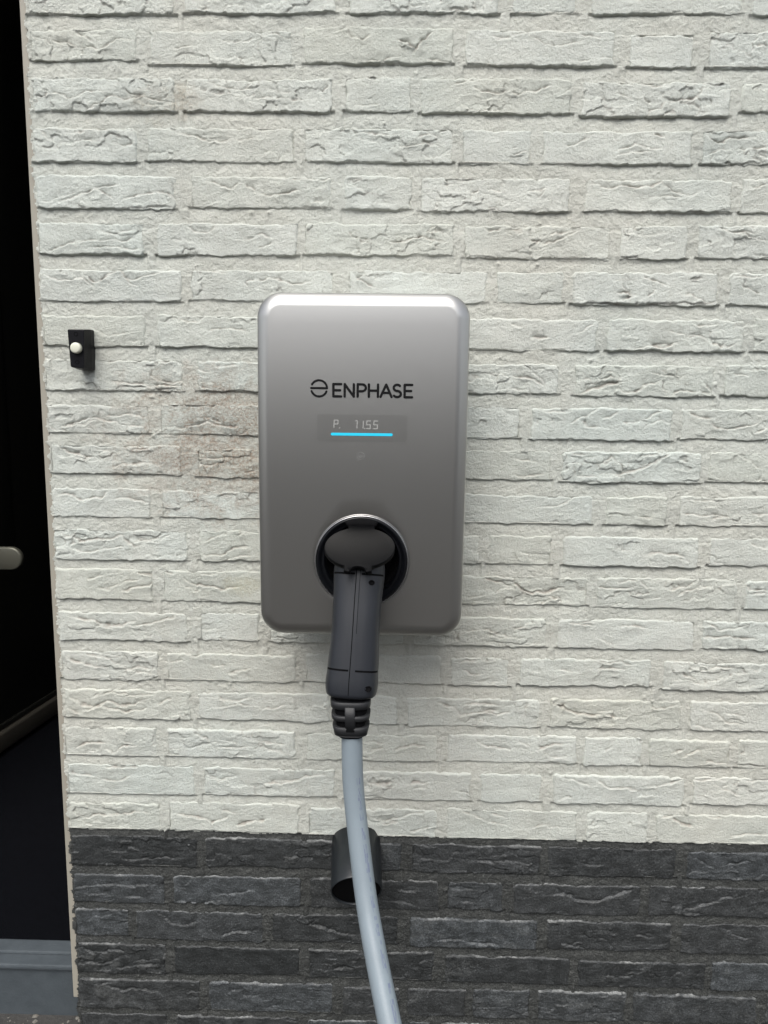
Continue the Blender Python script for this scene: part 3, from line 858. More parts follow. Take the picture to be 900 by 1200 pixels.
# mortar: a rough sheet that runs behind the bricks, smeared up to the brick below each joint
def make_mortar(x0, x1, z0, z1, sx, sz, name):
    xs = np.arange(x0, x1 + 0.01, sx); zs = np.arange(z0, z1 + 0.01, sz)
    X, Z = np.meshgrid(xs, zs)
    D = np.full(X.shape, 1e9); UP = np.full(X.shape, 1e9)
    for (a, b, c, d_) in bricks:
        i0, i1 = np.searchsorted(xs, a - 26), np.searchsorted(xs, b + 26)
        j0, j1 = np.searchsorted(zs, c - 26), np.searchsorted(zs, d_ + 26)
        if i1 <= i0 or j1 <= j0: continue
        xx, zz = X[j0:j1, i0:i1], Z[j0:j1, i0:i1]
        qx = np.abs(xx - (a + b) / 2) - (b - a) / 2; qz = np.abs(zz - (c + d_) / 2) - (d_ - c) / 2
        sd_ = np.hypot(np.maximum(qx, 0), np.maximum(qz, 0)) + np.minimum(np.maximum(qx, qz), 0)
        D[j0:j1, i0:i1] = np.minimum(D[j0:j1, i0:i1], sd_)
        up = np.where((qx < 2) & (zz < c + 2), c - zz, 1e9)
        UP[j0:j1, i0:i1] = np.minimum(UP[j0:j1, i0:i1], np.where(up > -3, np.maximum(up, 0), 1e9))
    depth = 1.5 + 1.6 * fbm(X / 120, Z / 40, 201, 2)
    h = -1.5 + 1.2 * fbm(X / 40, Z / 25, 202, 3) - (depth + 0.6) * np.exp(-(UP / 9.0) ** 1.3) * sstep(-0.75, -0.1, fbm(X / 60, Z / 30, 207, 2))
    h = h + 0.8 * fbm(X / 7, Z / 6, 203, 3) + 0.4 * vn(X / 2.2, Z / 2.0, 204)
    h = h + np.where(UP > 30, 0.7, 0.0)
    # diagonal trowel marks and a few dropped crumbs of mortar
    h = h + 0.35 * vn((X + Z) / 2.4, (X - Z) / 22, 205) * sstep(0, .5, vn(X / 90, Z / 90, 206))
    rc = random.Random(5)
    for _ in range(260):
        px, pz, pr = rc.uniform(x0, x1), rc.uniform(z0, z1), rc.uniform(1.5, 4.0)
        i0, i1 = np.searchsorted(xs, px - 8), np.searchsorted(xs, px + 8)
        j0, j1 = np.searchsorted(zs, pz - 8), np.searchsorted(zs, pz + 8)
        xx, zz = X[j0:j1, i0:i1], Z[j0:j1, i0:i1]
        h[j0:j1, i0:i1] += pr * 0.75 * np.exp(-((xx - px) ** 2 + (zz - pz) ** 2) / (pr * pr * 0.6))
    h = np.where(D < -4, -9.0, h)
    vid = -np.ones(X.shape, np.int64)
    Dq = np.minimum.reduce([D[:-1, :-1], D[1:, :-1], D[:-1, 1:], D[1:, 1:]])
    Dm = np.maximum.reduce([D[:-1, :-1], D[1:, :-1], D[:-1, 1:], D[1:, 1:]])
    edge = 346.5 + 1.2 * vn(X / 20, X * 0, 210) + 0.8 * vn(X / 5, X * 0, 211)
    for part, mat, lab in ((0, WHITE_MORTAR, 'white painted mortar'), (1, BLACK_MORTAR, 'black painted mortar')):
        low = (Z < edge)[:-1, :-1]
        keep = (Dm > -7) & (X > -1.2 + 2.6 * vn(X * 0, Z / 7, 220) + 1.2 * vn(X * 0, Z / 2.5, 221))[:-1, :-1] & (low if part else ~low)
        jj, ii = np.nonzero(keep)
        nx = X.shape[1]
        a = jj * nx + ii
        q = np.stack([a, a + 1, a + nx + 1, a + nx], -1)
        us, inv = np.unique(q.ravel(), return_inverse=True)
        if not len(us): continue
        co = np.stack([X.ravel()[us] / 1000 - 0.5, -h.ravel()[us] / 1000, Z.ravel()[us] / 1000], -1)
        me = bpy.data.meshes.new('mortar')
        me.vertices.add(len(us)); me.vertices.foreach_set('co', co.ravel())
        nq = len(q)
        me.loops.add(nq * 4); me.loops.foreach_set('vertex_index', inv.astype(np.int32).ravel())
        me.polygons.add(nq); me.polygons.foreach_set('loop_start', (np.arange(nq) * 4).astype(np.int32))
        me.update(calc_edges=True)
        o = put('mortar', me, mat, None, True)
        o.parent = wall
        o['label'] = lab
make_mortar(-6, 1135, -30, 1650, 1.6, 1.3, 'mortar')
make_mortar(1135, 1420, -30, 1650, 5, 3, 'mortar')
make_mortar(-6, 1420, 1650, 1830, 5, 3, 'mortar')
box('wall_core', 0.001, 1.43, 0.016, 0.11, -0.05, 1.83, WHITE_MORTAR, wall)

# ------------------------------------------------------------------ ground and the house behind the doorway
PAVING = M('paving_concrete')
PAVING.set(PAVING.ramp(PAVING.noise(6, 6, 0.65), [(0.3, (0.022, 0.021, 0.020)), (0.7, (0.048, 0.046, 0.043))]), 0.85)
PAVING.bump(PAVING.noise(160, 4, 0.6), 0.003)
def sheet(name, x0, x1, y0, y1, z, mat, kind='structure'):
    me = pydata(name, [(x0, y0, z), (x1, y0, z), (x1, y1, z), (x0, y1, z)], [(0, 1, 2, 3)])
    return tag(put(name, me, mat, None, False), kind=kind)
sheet('ground', -60, 60, -60, 60, -0.012, PAVING.m)

STONE = M('blue_grey_stone')
STONE.set(STONE.mix(STONE.noise(30, 5, 0.65), (0.034, 0.042, 0.049), (0.080, 0.094, 0.105)), 0.55)
STONE.bump(STONE.noise(300, 3, 0.6), 0.0008, 0.6)
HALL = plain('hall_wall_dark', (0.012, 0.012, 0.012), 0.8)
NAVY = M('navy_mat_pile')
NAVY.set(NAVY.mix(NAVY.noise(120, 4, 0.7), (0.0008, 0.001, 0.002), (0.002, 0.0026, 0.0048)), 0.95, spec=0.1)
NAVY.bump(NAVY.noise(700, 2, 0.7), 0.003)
DOOR = plain('near_black_door_paint', (0.012, 0.012, 0.0105), 0.34, spec=0.35, nscale=120, nd=0.0002)
GREYBROWN = plain('weathered_grey_brown_wood', (0.05, 0.045, 0.036), 0.55, nscale=200, nd=0.0004, var=0.25)
CREAM = plain('cream_jamb_paint', (0.30, 0.28, 0.235), 0.6, nscale=300, nd=0.0003, var=0.06)
PEWTER = plain('dull_pewter', (0.12, 0.118, 0.095), 0.45, metal=0.6, nscale=300, nd=0.0001)

# the wall across the passage, behind the camera, that the silver box mirrors
OPP = M('brown_grey_brick_far')
bt = OPP.n('ShaderNodeTexBrick'); bt.inputs['Scale'].default_value = 4.5
bt.inputs['Color1'].default_value = (0.10, 0.085, 0.070, 1); bt.inputs['Color2'].default_value = (0.14, 0.115, 0.095, 1); bt.inputs['Mortar'].default_value = (0.16, 0.15, 0.13, 1)
OPP.set(bt.outputs['Color'], 0.85)
tag(box('passage_wall', -7.0, 7.5, -6.3, -6.0, -0.02, 2.5, OPP.m), kind='structure')

# hall behind the doorway, one enclosed dark room
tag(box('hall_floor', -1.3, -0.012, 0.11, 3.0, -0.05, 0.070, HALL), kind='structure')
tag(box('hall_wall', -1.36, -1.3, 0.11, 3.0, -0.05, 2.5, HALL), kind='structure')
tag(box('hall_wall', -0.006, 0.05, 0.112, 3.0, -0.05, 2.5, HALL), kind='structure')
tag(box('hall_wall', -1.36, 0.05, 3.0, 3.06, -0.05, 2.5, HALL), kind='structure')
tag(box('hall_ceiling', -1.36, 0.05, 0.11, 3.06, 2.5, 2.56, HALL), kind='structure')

# mat on the hall floor
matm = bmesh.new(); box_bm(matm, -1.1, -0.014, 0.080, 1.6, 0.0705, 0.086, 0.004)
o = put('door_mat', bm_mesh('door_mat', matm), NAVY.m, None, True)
tag(o, 'dark navy floor mat inside the doorway behind the stone step', 'mat')

# stone threshold
t = tag(empty('threshold', (-0.5, 0.05, 0.0)), 'worn blue-grey stone doorstep at the foot of the dark doorway', 'doorstep')
box('sill_block', -1.05, -0.0115, 0.028, 0.10, -0.02, 0.0760, STONE.m, t, 0.004)
box('sill_nosing', -1.05, -0.0120, 0.022, 0.048, 0.0765, 0.0855, STONE.m, t, 0.003)
box('sill_upstand', -1.05, -0.0125, 0.0485, 0.078, 0.0765, 0.0880, STONE.m, t, 0.003)

# cream jamb
t = tag(empty('door_frame', (-0.004, 0.05, 0.05)), 'narrow cream door jamb along the left edge of the brick wall', 'door frame')
box('jamb', -0.0095, 0.0008, 0.0045, 0.11, 0.045, 1.83, CREAM, t, 0.001)

# the open door leaf, seen nearly edge-on inside the dark opening
d0 = Vector((-0.634, 0.10, 0)); dd_ = Vector((0.126, 0.992, 0)).normalized(); dn = Vector((0.992, -0.126, 0)).normalized()
t = tag(empty('front_door', d0 + Vector((0, 0, 0.09))), 'near-black front door standing open inside the dark doorway', 'door')
def leaf_box(name, s0, s1, n0, n1, z0, z1, mat, parent, bev=0.0):
    bm = bmesh.new(); box_bm(bm, s0, s1, n0, n1, z0, z1, bev)
    for v in bm.verts:
        c = v.co.copy()
        v.co = d0 + dd_ * c.x + dn * c.y + Vector((0, 0, c.z))
    return put(name, bm_mesh(name, bm), mat, parent, bev > 0)
leaf_box('leaf', 0, 0.985, -0.05, 0.0, 0.095, 2.12, DOOR, t, 0.002)
leaf_box('panel_moulding', 0.60, 0.755, 0.0005, 0.006, 0.62, 2.0, DOOR, t, 0.004)
leaf_box('panel_moulding', 0.12, 0.50, 0.0005, 0.006, 0.62, 2.0, DOOR, t, 0.004)
leaf_box('weatherboard', 0, 0.980, 0.0005, 0.022, 0.098, 0.150, GREYBROWN, t, 0.006)
leaf_box('bottom_rail', 0, 0.982, 0.0005, 0.010, 0.151, 0.166, DOOR, t, 0.003)
lv = []
for y_, g_ in ((0.512, 0.96), (0.510, 1.0), (0.503, 1.0), (0.500, 0.97), (0.499, 0.90)):
    hh_ = 0.026 * g_; xe = -0.325 - (1 - g_) * 0.026
    rg_ = [Vector((-0.586, y_, 0.676 - hh_)), ]
    rg_ = [Vector((xe - 0.026 + hh_ * math.cos(math.pi * (i / 16 - 0.5)), y_, 0.676 + hh_ * math.sin(math.pi * (i / 16 - 0.5)))) for i in range(17)]
    rg_ += [Vector((-0.586, y_, 0.676 + hh_)), Vector((-0.586, y_, 0.676 - hh_))]
    lv.append(rg_)
put('door_handle', loft('door_handle', lv), PEWTER, t, True)

# pale gravel at the foot of the step
GRAV = M('pale_gravel')
oi = GRAV.noise(90, 2, 0.5)
GRAV.set(GRAV.ramp(oi, [(0.35, (0.10, 0.09, 0.075)), (0.65, (0.15, 0.145, 0.13))]), 0.8)
rg = random.Random(3); bm = bmesh.new()
for i in range(2600):
    x, y = rg.uniform(-0.5, 0.9), rg.uniform(-0.16, 0.026)
    if x > 0.0: y = rg.uniform(-0.16, -0.012)
    s = rg.uniform(0.003, 0.006)
    r = bmesh.ops.create_icosphere(bm, subdivisions=1, radius=s)
    rot = Matrix.Rotation(rg.uniform(0, 6.3), 3, Vector((rg.random(), rg.random(), rg.random())).normalized())
    sc = Vector((rg.uniform(0.7, 1.3), rg.uniform(0.7, 1.2), rg.uniform(0.5, 0.9)))
    for v in r['verts']:
        c = rot @ (v.co * rg.uniform(0.88, 1.1)); v.co = Vector((x + c.x * sc.x, y + c.y * sc.y, -0.0145 + c.z * sc.z))
tag(put('gravel', bm_mesh('gravel', bm), GRAV.m, None, False), kind='stuff')

# ------------------------------------------------------------------ the charger
SILVER = M('satin_silver_coating')
SILVER.set((0.475, 0.468, 0.45), 0.345, metal=1.0, spec=0.5)
SILVER.bump(SILVER.noise(1600, 2, 0.6), 0.00025, 0.12)
DARKP = plain('black_gloss_plastic', (0.004, 0.0045, 0.006), 0.30, spec=0.35, nscale=None)
DEEP = plain('black_matt_plastic', (0.003, 0.003, 0.0035), 0.7, spec=0.15)
LIDM = plain('charcoal_satin_plastic', (0.0032, 0.0033, 0.0037), 0.42, spec=0.07, nscale=1500, nd=0.00015, var=0.04)
HANDLE = plain('dark_slate_plastic', (0.0125, 0.0145, 0.019), 0.42, nscale=1400, nd=0.0003, var=0.10)
BOOT = plain('black_rubber', (0.010, 0.0105, 0.012), 0.55, nscale=900, nd=0.0002)
GROOVE = plain('groove_black', (0.003, 0.003, 0.0035), 0.8, spec=0.08)
CABLE = plain('pale_blue_grey_cable_sheath', (0.185, 0.222, 0.25), 0.42, nscale=500, nd=0.0003, var=0.14)
INK = plain('black_ink', (0.004, 0.004, 0.0045), 0.6, spec=0.15)
CHROME = plain('bright_rim', (0.55, 0.55, 0.56), 0.25, metal=0.95)
FAINT = plain('faint_window_tint', (0.455, 0.448, 0.43), 0.335, metal=1.0)
DIGIT = plain('unlit_segment_white', (0.62, 0.62, 0.60), 0.5)
ICON = plain('faint_icon_print', (0.42, 0.42, 0.41), 0.40, metal=0.8)
def emit(name, col, s):
    m = M(name); m.set((0.02, 0.02, 0.02), 0.4)
    m.b.inputs['Emission Color'].default_value = (*col, 1); m.b.inputs['Emission Strength'].default_value = s
    return m.m
CYAN = emit('cyan_light', (0.0, 0.50, 0.72), 0.75)
GLOWD = emit('dim_white_led', (0.6, 0.6, 0.57), 0.30)

CX0, CX1, CZ0, CZ1, YF = 0.3345, 0.6015, 0.7145, 1.1555, -0.130
SX, SZ, SR = 0.4688, 0.8165, 0.0600           # socket
ch = tag(empty('wall_charger', ((CX0 + CX1) / 2, 0.0, CZ0)), 'silver rounded charging box with cyan light bar mounted on the white bricks', 'charger')

def rrect(inset, y, k=24, R=0.031):
    r = max(R - inset, 0.0035); out = []
    x0, x1, z0, z1 = CX0 + inset, CX1 - inset, CZ0 + inset, CZ1 - inset
    for (cx, cz, a0) in ((x1 - r, z1 - r, 0), (x0 + r, z1 - r, 90), (x0 + r, z0 + r, 180), (x1 - r, z0 + r, 270)):
        for i in range(k):
            a = math.radians(a0 + 90 * i / (k - 1)); out.append((cx + r * math.cos(a), cz + r * math.sin(a)))
    # extra points along the straight sides
    res = []
    for i, p in enumerate(out):
        q = out[(i + 1) % len(out)]; res.append(p)
        if (i + 1) % k == 0:
            for j in range(1, 12): res.append((p[0] + (q[0] - p[0]) * j / 12, p[1] + (q[1] - p[1]) * j / 12))
    return [Vector((x, y, z)) for x, z in res]
rings = [rrect(0.012, -0.006), rrect(0.012, -0.020), rrect(0.0075, -0.022), rrect(0.0055, -0.030), rrect(0.003, -0.075), rrect(0.0, YF + 0.0118)]
for i in range(0, 25):
    s_ = (i / 24) ** 1.5
    rings.append(rrect(0.0012 + 0.0165 * s_, YF + 0.0085 * (1 - s_) ** 1.9))
base = rings[-1]
circ = lambda r, y, pts=base: [Vector((SX + r * math.cos(math.atan2(p.z - SZ, p.x - SX)), y, SZ + r * math.sin(math.atan2(p.z - SZ, p.x - SX)))) for p in pts]
for tt in [q_ / 12 for q_ in range(1, 12)]:
    inner = circ(SR + 0.0035, YF)
    rings.append([a.lerp(b, tt) for a, b in zip(base, inner)])
rings.append(circ(SR + 0.0035, YF)); rings.append(circ(SR + 0.0015, YF + 0.0006)); rings.append(circ(SR, YF + 0.003)); rings.append(circ(SR - 0.0005, YF + 0.03))
put('housing', loft('housing', rings, True, False), SILVER.m, ch, True)
# thin bright rim, black bezel, funnel and the well with pin block
def revolve(name, prof, mat, parent, cx=SX, cz=SZ, n=96):
    rr = [[Vector((cx + r * math.cos(2 * math.pi * i / n), y, cz + r * math.sin(2 * math.pi * i / n))) for i in range(n)] for r, y in prof]
    return put(name, loft(name, rr, False, prof[-1][0] < 0.001 or False), mat, parent, True)
revolve('rim', [(SR + 0.0004, YF + 0.002), (SR + 0.0006, YF - 0.0006), (SR + 0.0001, YF - 0.0014), (SR - 0.0006, YF - 0.0012), (SR - 0.0012, YF + 0.004)], CHROME, ch)
revolve('bezel', [(SR - 0.0006, YF + 0.003), (SR - 0.0014, YF - 0.0008), (SR - 0.0034, YF - 0.0016), (SR - 0.0065, YF + 0.002), (SR - 0.0090, YF + 0.005),
                  (SR - 0.0100, YF + 0.004), (SR - 0.0115, YF + 0.006), (SR - 0.0135, YF + 0.030)], DARKP, ch)
w = [(SR - 0.0130, YF + 0.020), (SR - 0.016, YF + 0.055), (0.030, YF + 0.060), (0.0300, YF + 0.045), (0.026, YF + 0.045), (0.0005, YF + 0.045)]
revolve('socket_well', w, DEEP, ch)
# hinge block above, and the flap resting open on the plug
bm = bmesh.new()
hb = []
for i in range(13):
    a = math.radians(90 + 22 * (1 - i / 6)); hb.append((SX + (SR - 0.0035) * math.cos(a), SZ + (SR - 0.0035) * math.sin(a)))
for i in range(13):
    a = math.radians(90 - 20 * (1 - i / 6)); hb.append((SX + (SR - 0.0150) * math.cos(a), SZ + (SR - 0.0150) * math.sin(a)))
lo = []
for y, g in ((YF + 0.012, 1.0), (YF - 0.006, 1.0), (YF - 0.008, 0.93)):
    cxm = sum(p[0] for p in hb) / 26; czm = sum(p[1] for p in hb) / 26
    lo.append([Vector((cxm + (x - cxm) * g, y, czm + (z - czm) * g)) for x, z in hb])
bm.free()
put('hinge', loft('hinge', lo), GROOVE, ch, True)

LT = math.radians(27.0)
lid_o = Vector((SX, YF - 0.008, 0.8650)); lt = Vector((0, -math.cos(LT), -math.sin(LT))); ln = Vector((0, -math.sin(LT), math.cos(LT)))
LR = 0.0432
def lid_outline(scale=1.0):
    pts = []
    c = 0.043
    P = []
    # neck at the hinge
    P += [(-0.0165, -0.001), (-0.0165, 0.006)]
    a0 = math.radians(222); 
    n = 26
    for i in range(n + 1):                # left side, hinge to mouth
        a = math.radians(-112 - 0 + (0)) if False else math.radians(245 - (245 - 112) * i / n)
        P.append((LR * math.cos(a) if True else 0, c - 0.0 + LR * 0.93 * -math.sin(a) * -1 if False else c + LR * 0.93 * math.sin(a)))
    P += [(-0.0165, c + LR * 0.93 + 0.0065), (-0.0110, c + LR * 0.93 + 0.0072)]
    for i in range(9):                    # thumb notch
        a = math.pi * i / 8
        P.append((-0.0095 * math.cos(a), c + LR * 0.93 + 0.0072 - 0.0100 * math.sin(a)))
    P += [(0.0110, c + LR * 0.93 + 0.0072), (0.0165, c + LR * 0.93 + 0.0065)]
    for i in range(n + 1):
        a = math.radians(68 - (68 + 65) * i / n)
        P.append((LR * math.cos(a), c + LR * 0.93 * math.sin(a)))
    P += [(0.0165, 0.006), (0.0165, -0.001)]
    return P
LO = lid_outline()
lcx, lcy = 0.0, 0.043
lr = []
for h_, g in ((-0.0062, 0.97), (-0.0055, 0.995), (-0.0012, 1.0), (-0.0003, 0.992), (0.0, 0.975)):
    lr.append([lid_o + Vector((1, 0, 0)) * (x * g) + lt * (lcy + (t_ - lcy) * g) + ln * h_ for x, t_ in LO])
flap = put('flap', loft('flap', lr), LIDM, ch, True)

# lettering and emblem: rounded strokes, flat print 0.2 mm thick
def strokes(name, lines, wdt, mat, parent, y=YF - 0.0001, th=0.00025, joint=True):
    V, F = [], []; k = 0
    for ln_ in lines:
        for i, (a, b) in enumerate(zip(ln_[:-1], ln_[1:])):
            a = Vector(a); b = Vector(b); d = (b - a)
            if d.length < 1e-7: continue
            d.normalize(); n = Vector((-d.y, d.x)); ring = []
            k += 1; yy = y - th - (k % 7) * 0.000012
            for j in range(7):
                an = -math.pi / 2 + math.pi * j / 6
                ring.append(b + (d * math.cos(an) + n * math.sin(an)) * wdt / 2)
            for j in range(7):
                an = math.pi / 2 + math.pi * j / 6
                ring.append(a + (d * math.cos(an) + n * math.sin(an)) * wdt / 2)
            o_ = len(V); m_ = len(ring)
            V += [(p.x, yy, p.y) for p in ring] + [(p.x, y + 0.0003, p.y) for p in ring]
            F.append(tuple(range(o_, o_ + m_)))
            for j in range(m_): F.append((o_ + j, o_ + m_ + j, o_ + m_ + (j + 1) % m_, o_ + (j + 1) % m_))
    bm = bmesh.new(); me = pydata(name, V, F); bm.from_mesh(me); bmesh.ops.recalc_face_normals(bm, faces=bm.faces)
    bm.to_mesh(me); bm.free()
    return put(name, me, mat, parent, False)

def arc(cx, cz, rx, rz, a0, a1, n=14):
    return [(cx + rx * math.cos(math.radians(a0 + (a1 - a0) * i / n)), cz + rz * math.sin(math.radians(a0 + (a1 - a0) * i / n))) for i in range(n + 1)]
H = 0.0152; B0 = 1.0275
def glyph(c, x, w):
    L = []
    z0, z1, zm = B0, B0 + H, B0 + H * 0.5
    if c == 'E': L = [[(x + w, z1), (x, z1), (x, z0), (x + w, z0)], [(x, zm), (x + w * 0.86, zm)]]
    if c == 'N': L = [[(x, z0), (x, z1), (x + w, z0), (x + w, z1)]]
    if c == 'P': L = [[(x, z0), (x, z1), (x + w * 0.5, z1)] + arc(x + w * 0.5, z1 - H * 0.28, w * 0.5, H * 0.28, 90, -90)[1:] + [(x, z1 - H * 0.56)]]
    if c == 'H': L = [[(x, z0), (x, z1)], [(x + w, z0), (x + w, z1)], [(x, zm), (x + w, zm)]]
    if c == 'A': L = [[(x, z0), (x + w / 2, z1), (x + w, z0)], [(x + w * 0.2, z0 + H * 0.33), (x + w * 0.8, z0 + H * 0.33)]]
    if c == 'S':
        q = H * 0.25
        L = [arc(x + w * 0.5, z1 - q, w * 0.46, q, 40, 180)[0:] + arc(x + w * 0.5, z1 - q, w * 0.46, q, 180, 262)[1:] +
             arc(x + w * 0.5, z0 + q, w * 0.5, q, 82, 0)[0:] + arc(x + w * 0.5, z0 + q, w * 0.5, q, 0, -145)[1:]]
    return L
xs_ = 0.4318; lines = []
for c, w_, adv in (('E', 0.0098, 0.0142), ('N', 0.0114, 0.0163), ('P', 0.0102, 0.0140), ('H', 0.0114, 0.0147), ('A', 0.0138, 0.0160), ('S', 0.0094, 0.0141), ('E', 0.0094, 0)):
    lines += glyph(c, xs_, w_); xs_ += adv
strokes('lettering', lines, 0.0031, INK, ch)
ecx, ecz, er_ = 0.4138, 1.0372, 0.0100
eml = [arc(ecx, ecz, er_, er_, 5, 152, 24) , [(ecx + er_, ecz + 0.0003), (ecx - er_, ecz + 0.0003)], arc(ecx, ecz, er_, er_, 200, 338, 24)]
strokes('emblem', eml, 0.0027, INK, ch)
# display window
def flat_rr(name, x0, x1, z0, z1, r, y, mat, parent, th=0.0002):
    out = []
    for (cx, cz, a0) in ((x1 - r, z1 - r, 0), (x0 + r, z1 - r, 90), (x0 + r, z0 + r, 180), (x1 - r, z0 + r, 270)):
        for i in range(7):
            a = math.radians(a0 + 15 * i); out.append((cx + r * math.cos(a), cz + r * math.sin(a)))
    return put(name, loft(name, [[Vector((x, y + th * 1.5, z)) for x, z in out], [Vector((x, y - th, z)) for x, z in out]]), mat, parent, False)
disp = flat_rr('display_window', 0.4114, 0.5249, 0.9718, 1.0052, 0.003, YF, FAINT, ch)
flat_rr('light_bar', 0.4288, 0.5068, 0.9788, 0.9822, 0.0016, YF - 0.0003, CYAN, disp, 0.0003)
seg = []
def flush():
    strokes('digit', list(seg), 0.0014, GLOWD, disp, y=YF - 0.0002); seg.clear()
def seven(x, z, segs, w=0.0048, h=0.0096):
    sl = 0.0006
    P = {'a': ((0, h), (w, h)), 'b': ((w, h * .55), (w, h * .95)), 'c': ((w, h * .05), (w, h * .45)), 'd': ((0, 0), (w, 0)), 'e': ((0, h * .05), (0, h * .45)), 'f': ((0, h * .55), (0, h * .95)), 'g': ((0, h / 2), (w, h / 2))}
    for s_ in segs:
        (a, b), (c, d) = P[s_]
        seg.append([(x + a + sl * b / h, z + b), (x + c + sl * d / h, z + d)])
seven(0.4325, 0.9883, 'abefg'); flush(); seg.append([(0.4396, 0.9880), (0.4397, 0.9884)]); flush()
seven(0.4568, 0.9880, 'bc'); seg.append([(0.4602, 0.9972), (0.4612, 0.9976)]); flush()
seven(0.4645, 0.9880, 'bc'); flush(); seg.append([(0.4712, 0.9876), (0.4713, 0.9880)]); flush()
seven(0.4736, 0.9878, 'acdfg'); flush(); seven(0.4825, 0.9878, 'acdfg'); flush()

strokes('touch_icon', [arc(0.4668, 0.9528, 0.0048, 0.0048, 0, 360, 20), [(0.4655, 0.9528), (0.4690, 0.9528)], arc(0.4662, 0.9528, 0.0018, 0.0018, 60, 300, 8)], 0.0006, ICON, ch)

# the front is very slightly crowned from top to bottom
def crown(o_):
    for v in o_.data.vertices:
        z = v.co.z + o_.matrix_basis.translation.z * 0
        wz = z + ch.location.z * 0
        if v.co.y < -0.1:
            t_ = min(max((v.co.z - CZ0) / (CZ1 - CZ0), 0), 1)
            v.co.y -= 0.0045 * (1 - (2 * t_ - 1) ** 2)
    for c_ in o_.children: crown(c_)
for c_ in list(ch.children): crown(c_)

# ------------------------------------------------------------------ plug and cable
pl = tag(empty('charging_plug', (0.468, -0.12, 0.82)), 'dark grey charging plug on a pale blue-grey cable pushed into the silver box', 'charging plug')
# the nose of the plug, going into the socket
nose = []
for y, r in ((-0.095, 0.0285), (-0.140, 0.0285), (-0.150, 0.029), (-0.158, 0.028), (-0.166, 0.026), (-0.170, 0.020)):
    nose.append([Vector((0.4695 + r * 1.02 * math.cos(2 * math.pi * i / 48), y, 0.8165 + (r * 0.95 if True else r) * math.sin(2 * math.pi * i / 48))) for i in range(48)])
put('nose', loft('nose', nose), HANDLE, pl, True)
HP = [(0.4690, -0.1720, 0.826), (0.4686, -0.1765, 0.812), (0.4670, -0.1850, 0.780), (0.4655, -0.1950, 0.745), (0.4635, -0.2060, 0.705), (0.4622, -0.2120, 0.683), (0.4616, -0.2150, 0.668)]
path = catmull(HP, 10)
WID = [0.0300, 0.0315, 0.0298, 0.0292, 0.0308, 0.0318, 0.0300]
def wid(u):
    x = u * (len(WID) - 1); i = min(int(x), len(WID) - 2); f = x - i; f = f * f * (3 - 2 * f)
    return WID[i] * (1 - f) + WID[i + 1] * f
def hsect(i, N, add=0.0, ks=72):
    u = i / (N - 1); a = wid(u); b = 0.0250 + 0.001 * math.sin(u * 3)
    end = 1.0
    if u < 0.06: end = 0.80 + 0.20 * math.sqrt(max(0, 1 - (1 - u / 0.06) ** 2))
    if u > 0.93: end = 0.78 + 0.22 * math.sqrt(max(0, 1 - ((u - 0.93) / 0.07) ** 2))
    pts = superell(a * end + add, b * end + add, 2.7, ks)
    out = []
    for (x, y) in pts:
        if y > 0:
            d = abs(abs(x) - 0.0021)
            if abs(x) < 0.0022: y += 0.0006
        # crossing grooves cut into the shell
        out.append((x, y))
    return out
hr = sweep_rings(path, hsect)
HN = len(hr)
# carve the two cross grooves as real steps
hand = put('handle', loft('handle', hr), HANDLE, pl, True)
def on_front(xl, z, lift=0.0003):
    """point on the front of the handle at lateral offset xl and height z"""
    bi = min(range(len(path)), key=lambda i: abs(path[i][2] - z))
    p = Vector(path[bi]); u = bi / (HN - 1); a = wid(u); b = 0.025 + 0.001 * math.sin(u * 3)
    tt_ = Vector(path[min(bi + 1, HN - 1)] - path[max(bi - 1, 0)]).normalized()
    lat = (Vector((1, 0, 0)) - tt_ * tt_.x).normalized(); ot = tt_.cross(lat).normalized()
    if ot.y > 0: ot = -ot
    r = min(abs(xl) / a, 0.985)
    y = b * (1 - r ** 2.7) ** (1 / 2.7)
    q = p + lat * xl + ot * (y + lift)
    q = q + tt_ * ((z - q.z) / tt_.z) * 0.0
    return q, lat, ot, tt_
def ribbon(name, pts, hw, mat, parent, side, depth=0.0006):
    V, F = [], []
    for i, (q, lat, ot, t_) in enumerate(pts):
        s_ = {'v': t_, 'h': lat}[side]
        V += [q + s_ * hw, q - s_ * hw, q - s_ * hw - ot * 0.004, q + s_ * hw - ot * 0.004]
    n = len(pts)
    for i in range(n - 1):
        a, b = i * 4, i * 4 + 4
        for j in range(4): F.append((a + j, a + (j + 1) % 4, b + (j + 1) % 4, b + j))
    F += [(3, 2, 1, 0), (n * 4 - 4, n * 4 - 3, n * 4 - 2, n * 4 - 1)]
    return put(name, pydata(name, V, F), mat, parent, False)
zz = [0.826 - i * (0.826 - 0.674) / 60 for i in range(61)]
ribbon('seam', [on_front(-0.0022, z, 0.0005) for z in zz], 0.00050, GROOVE, hand, 'h')
ribbon('seam', [on_front(0.0024, z, 0.0004) for z in zz[:34]], 0.00028, GROOVE, hand, 'h')
for sgn in (-1, 1):
    ribbon('groove', [on_front(sgn * (0.0040 + 0.0262 * i / 20), 0.8095, 0.0004) for i in range(21)], 0.0011, GROOVE, hand, 'v')
    ribbon('groove', [on_front(sgn * (0.0040 + 0.0262 * i / 20), 0.6985, 0.0004) for i in range(21)], 0.0011, GROOVE, hand, 'v')
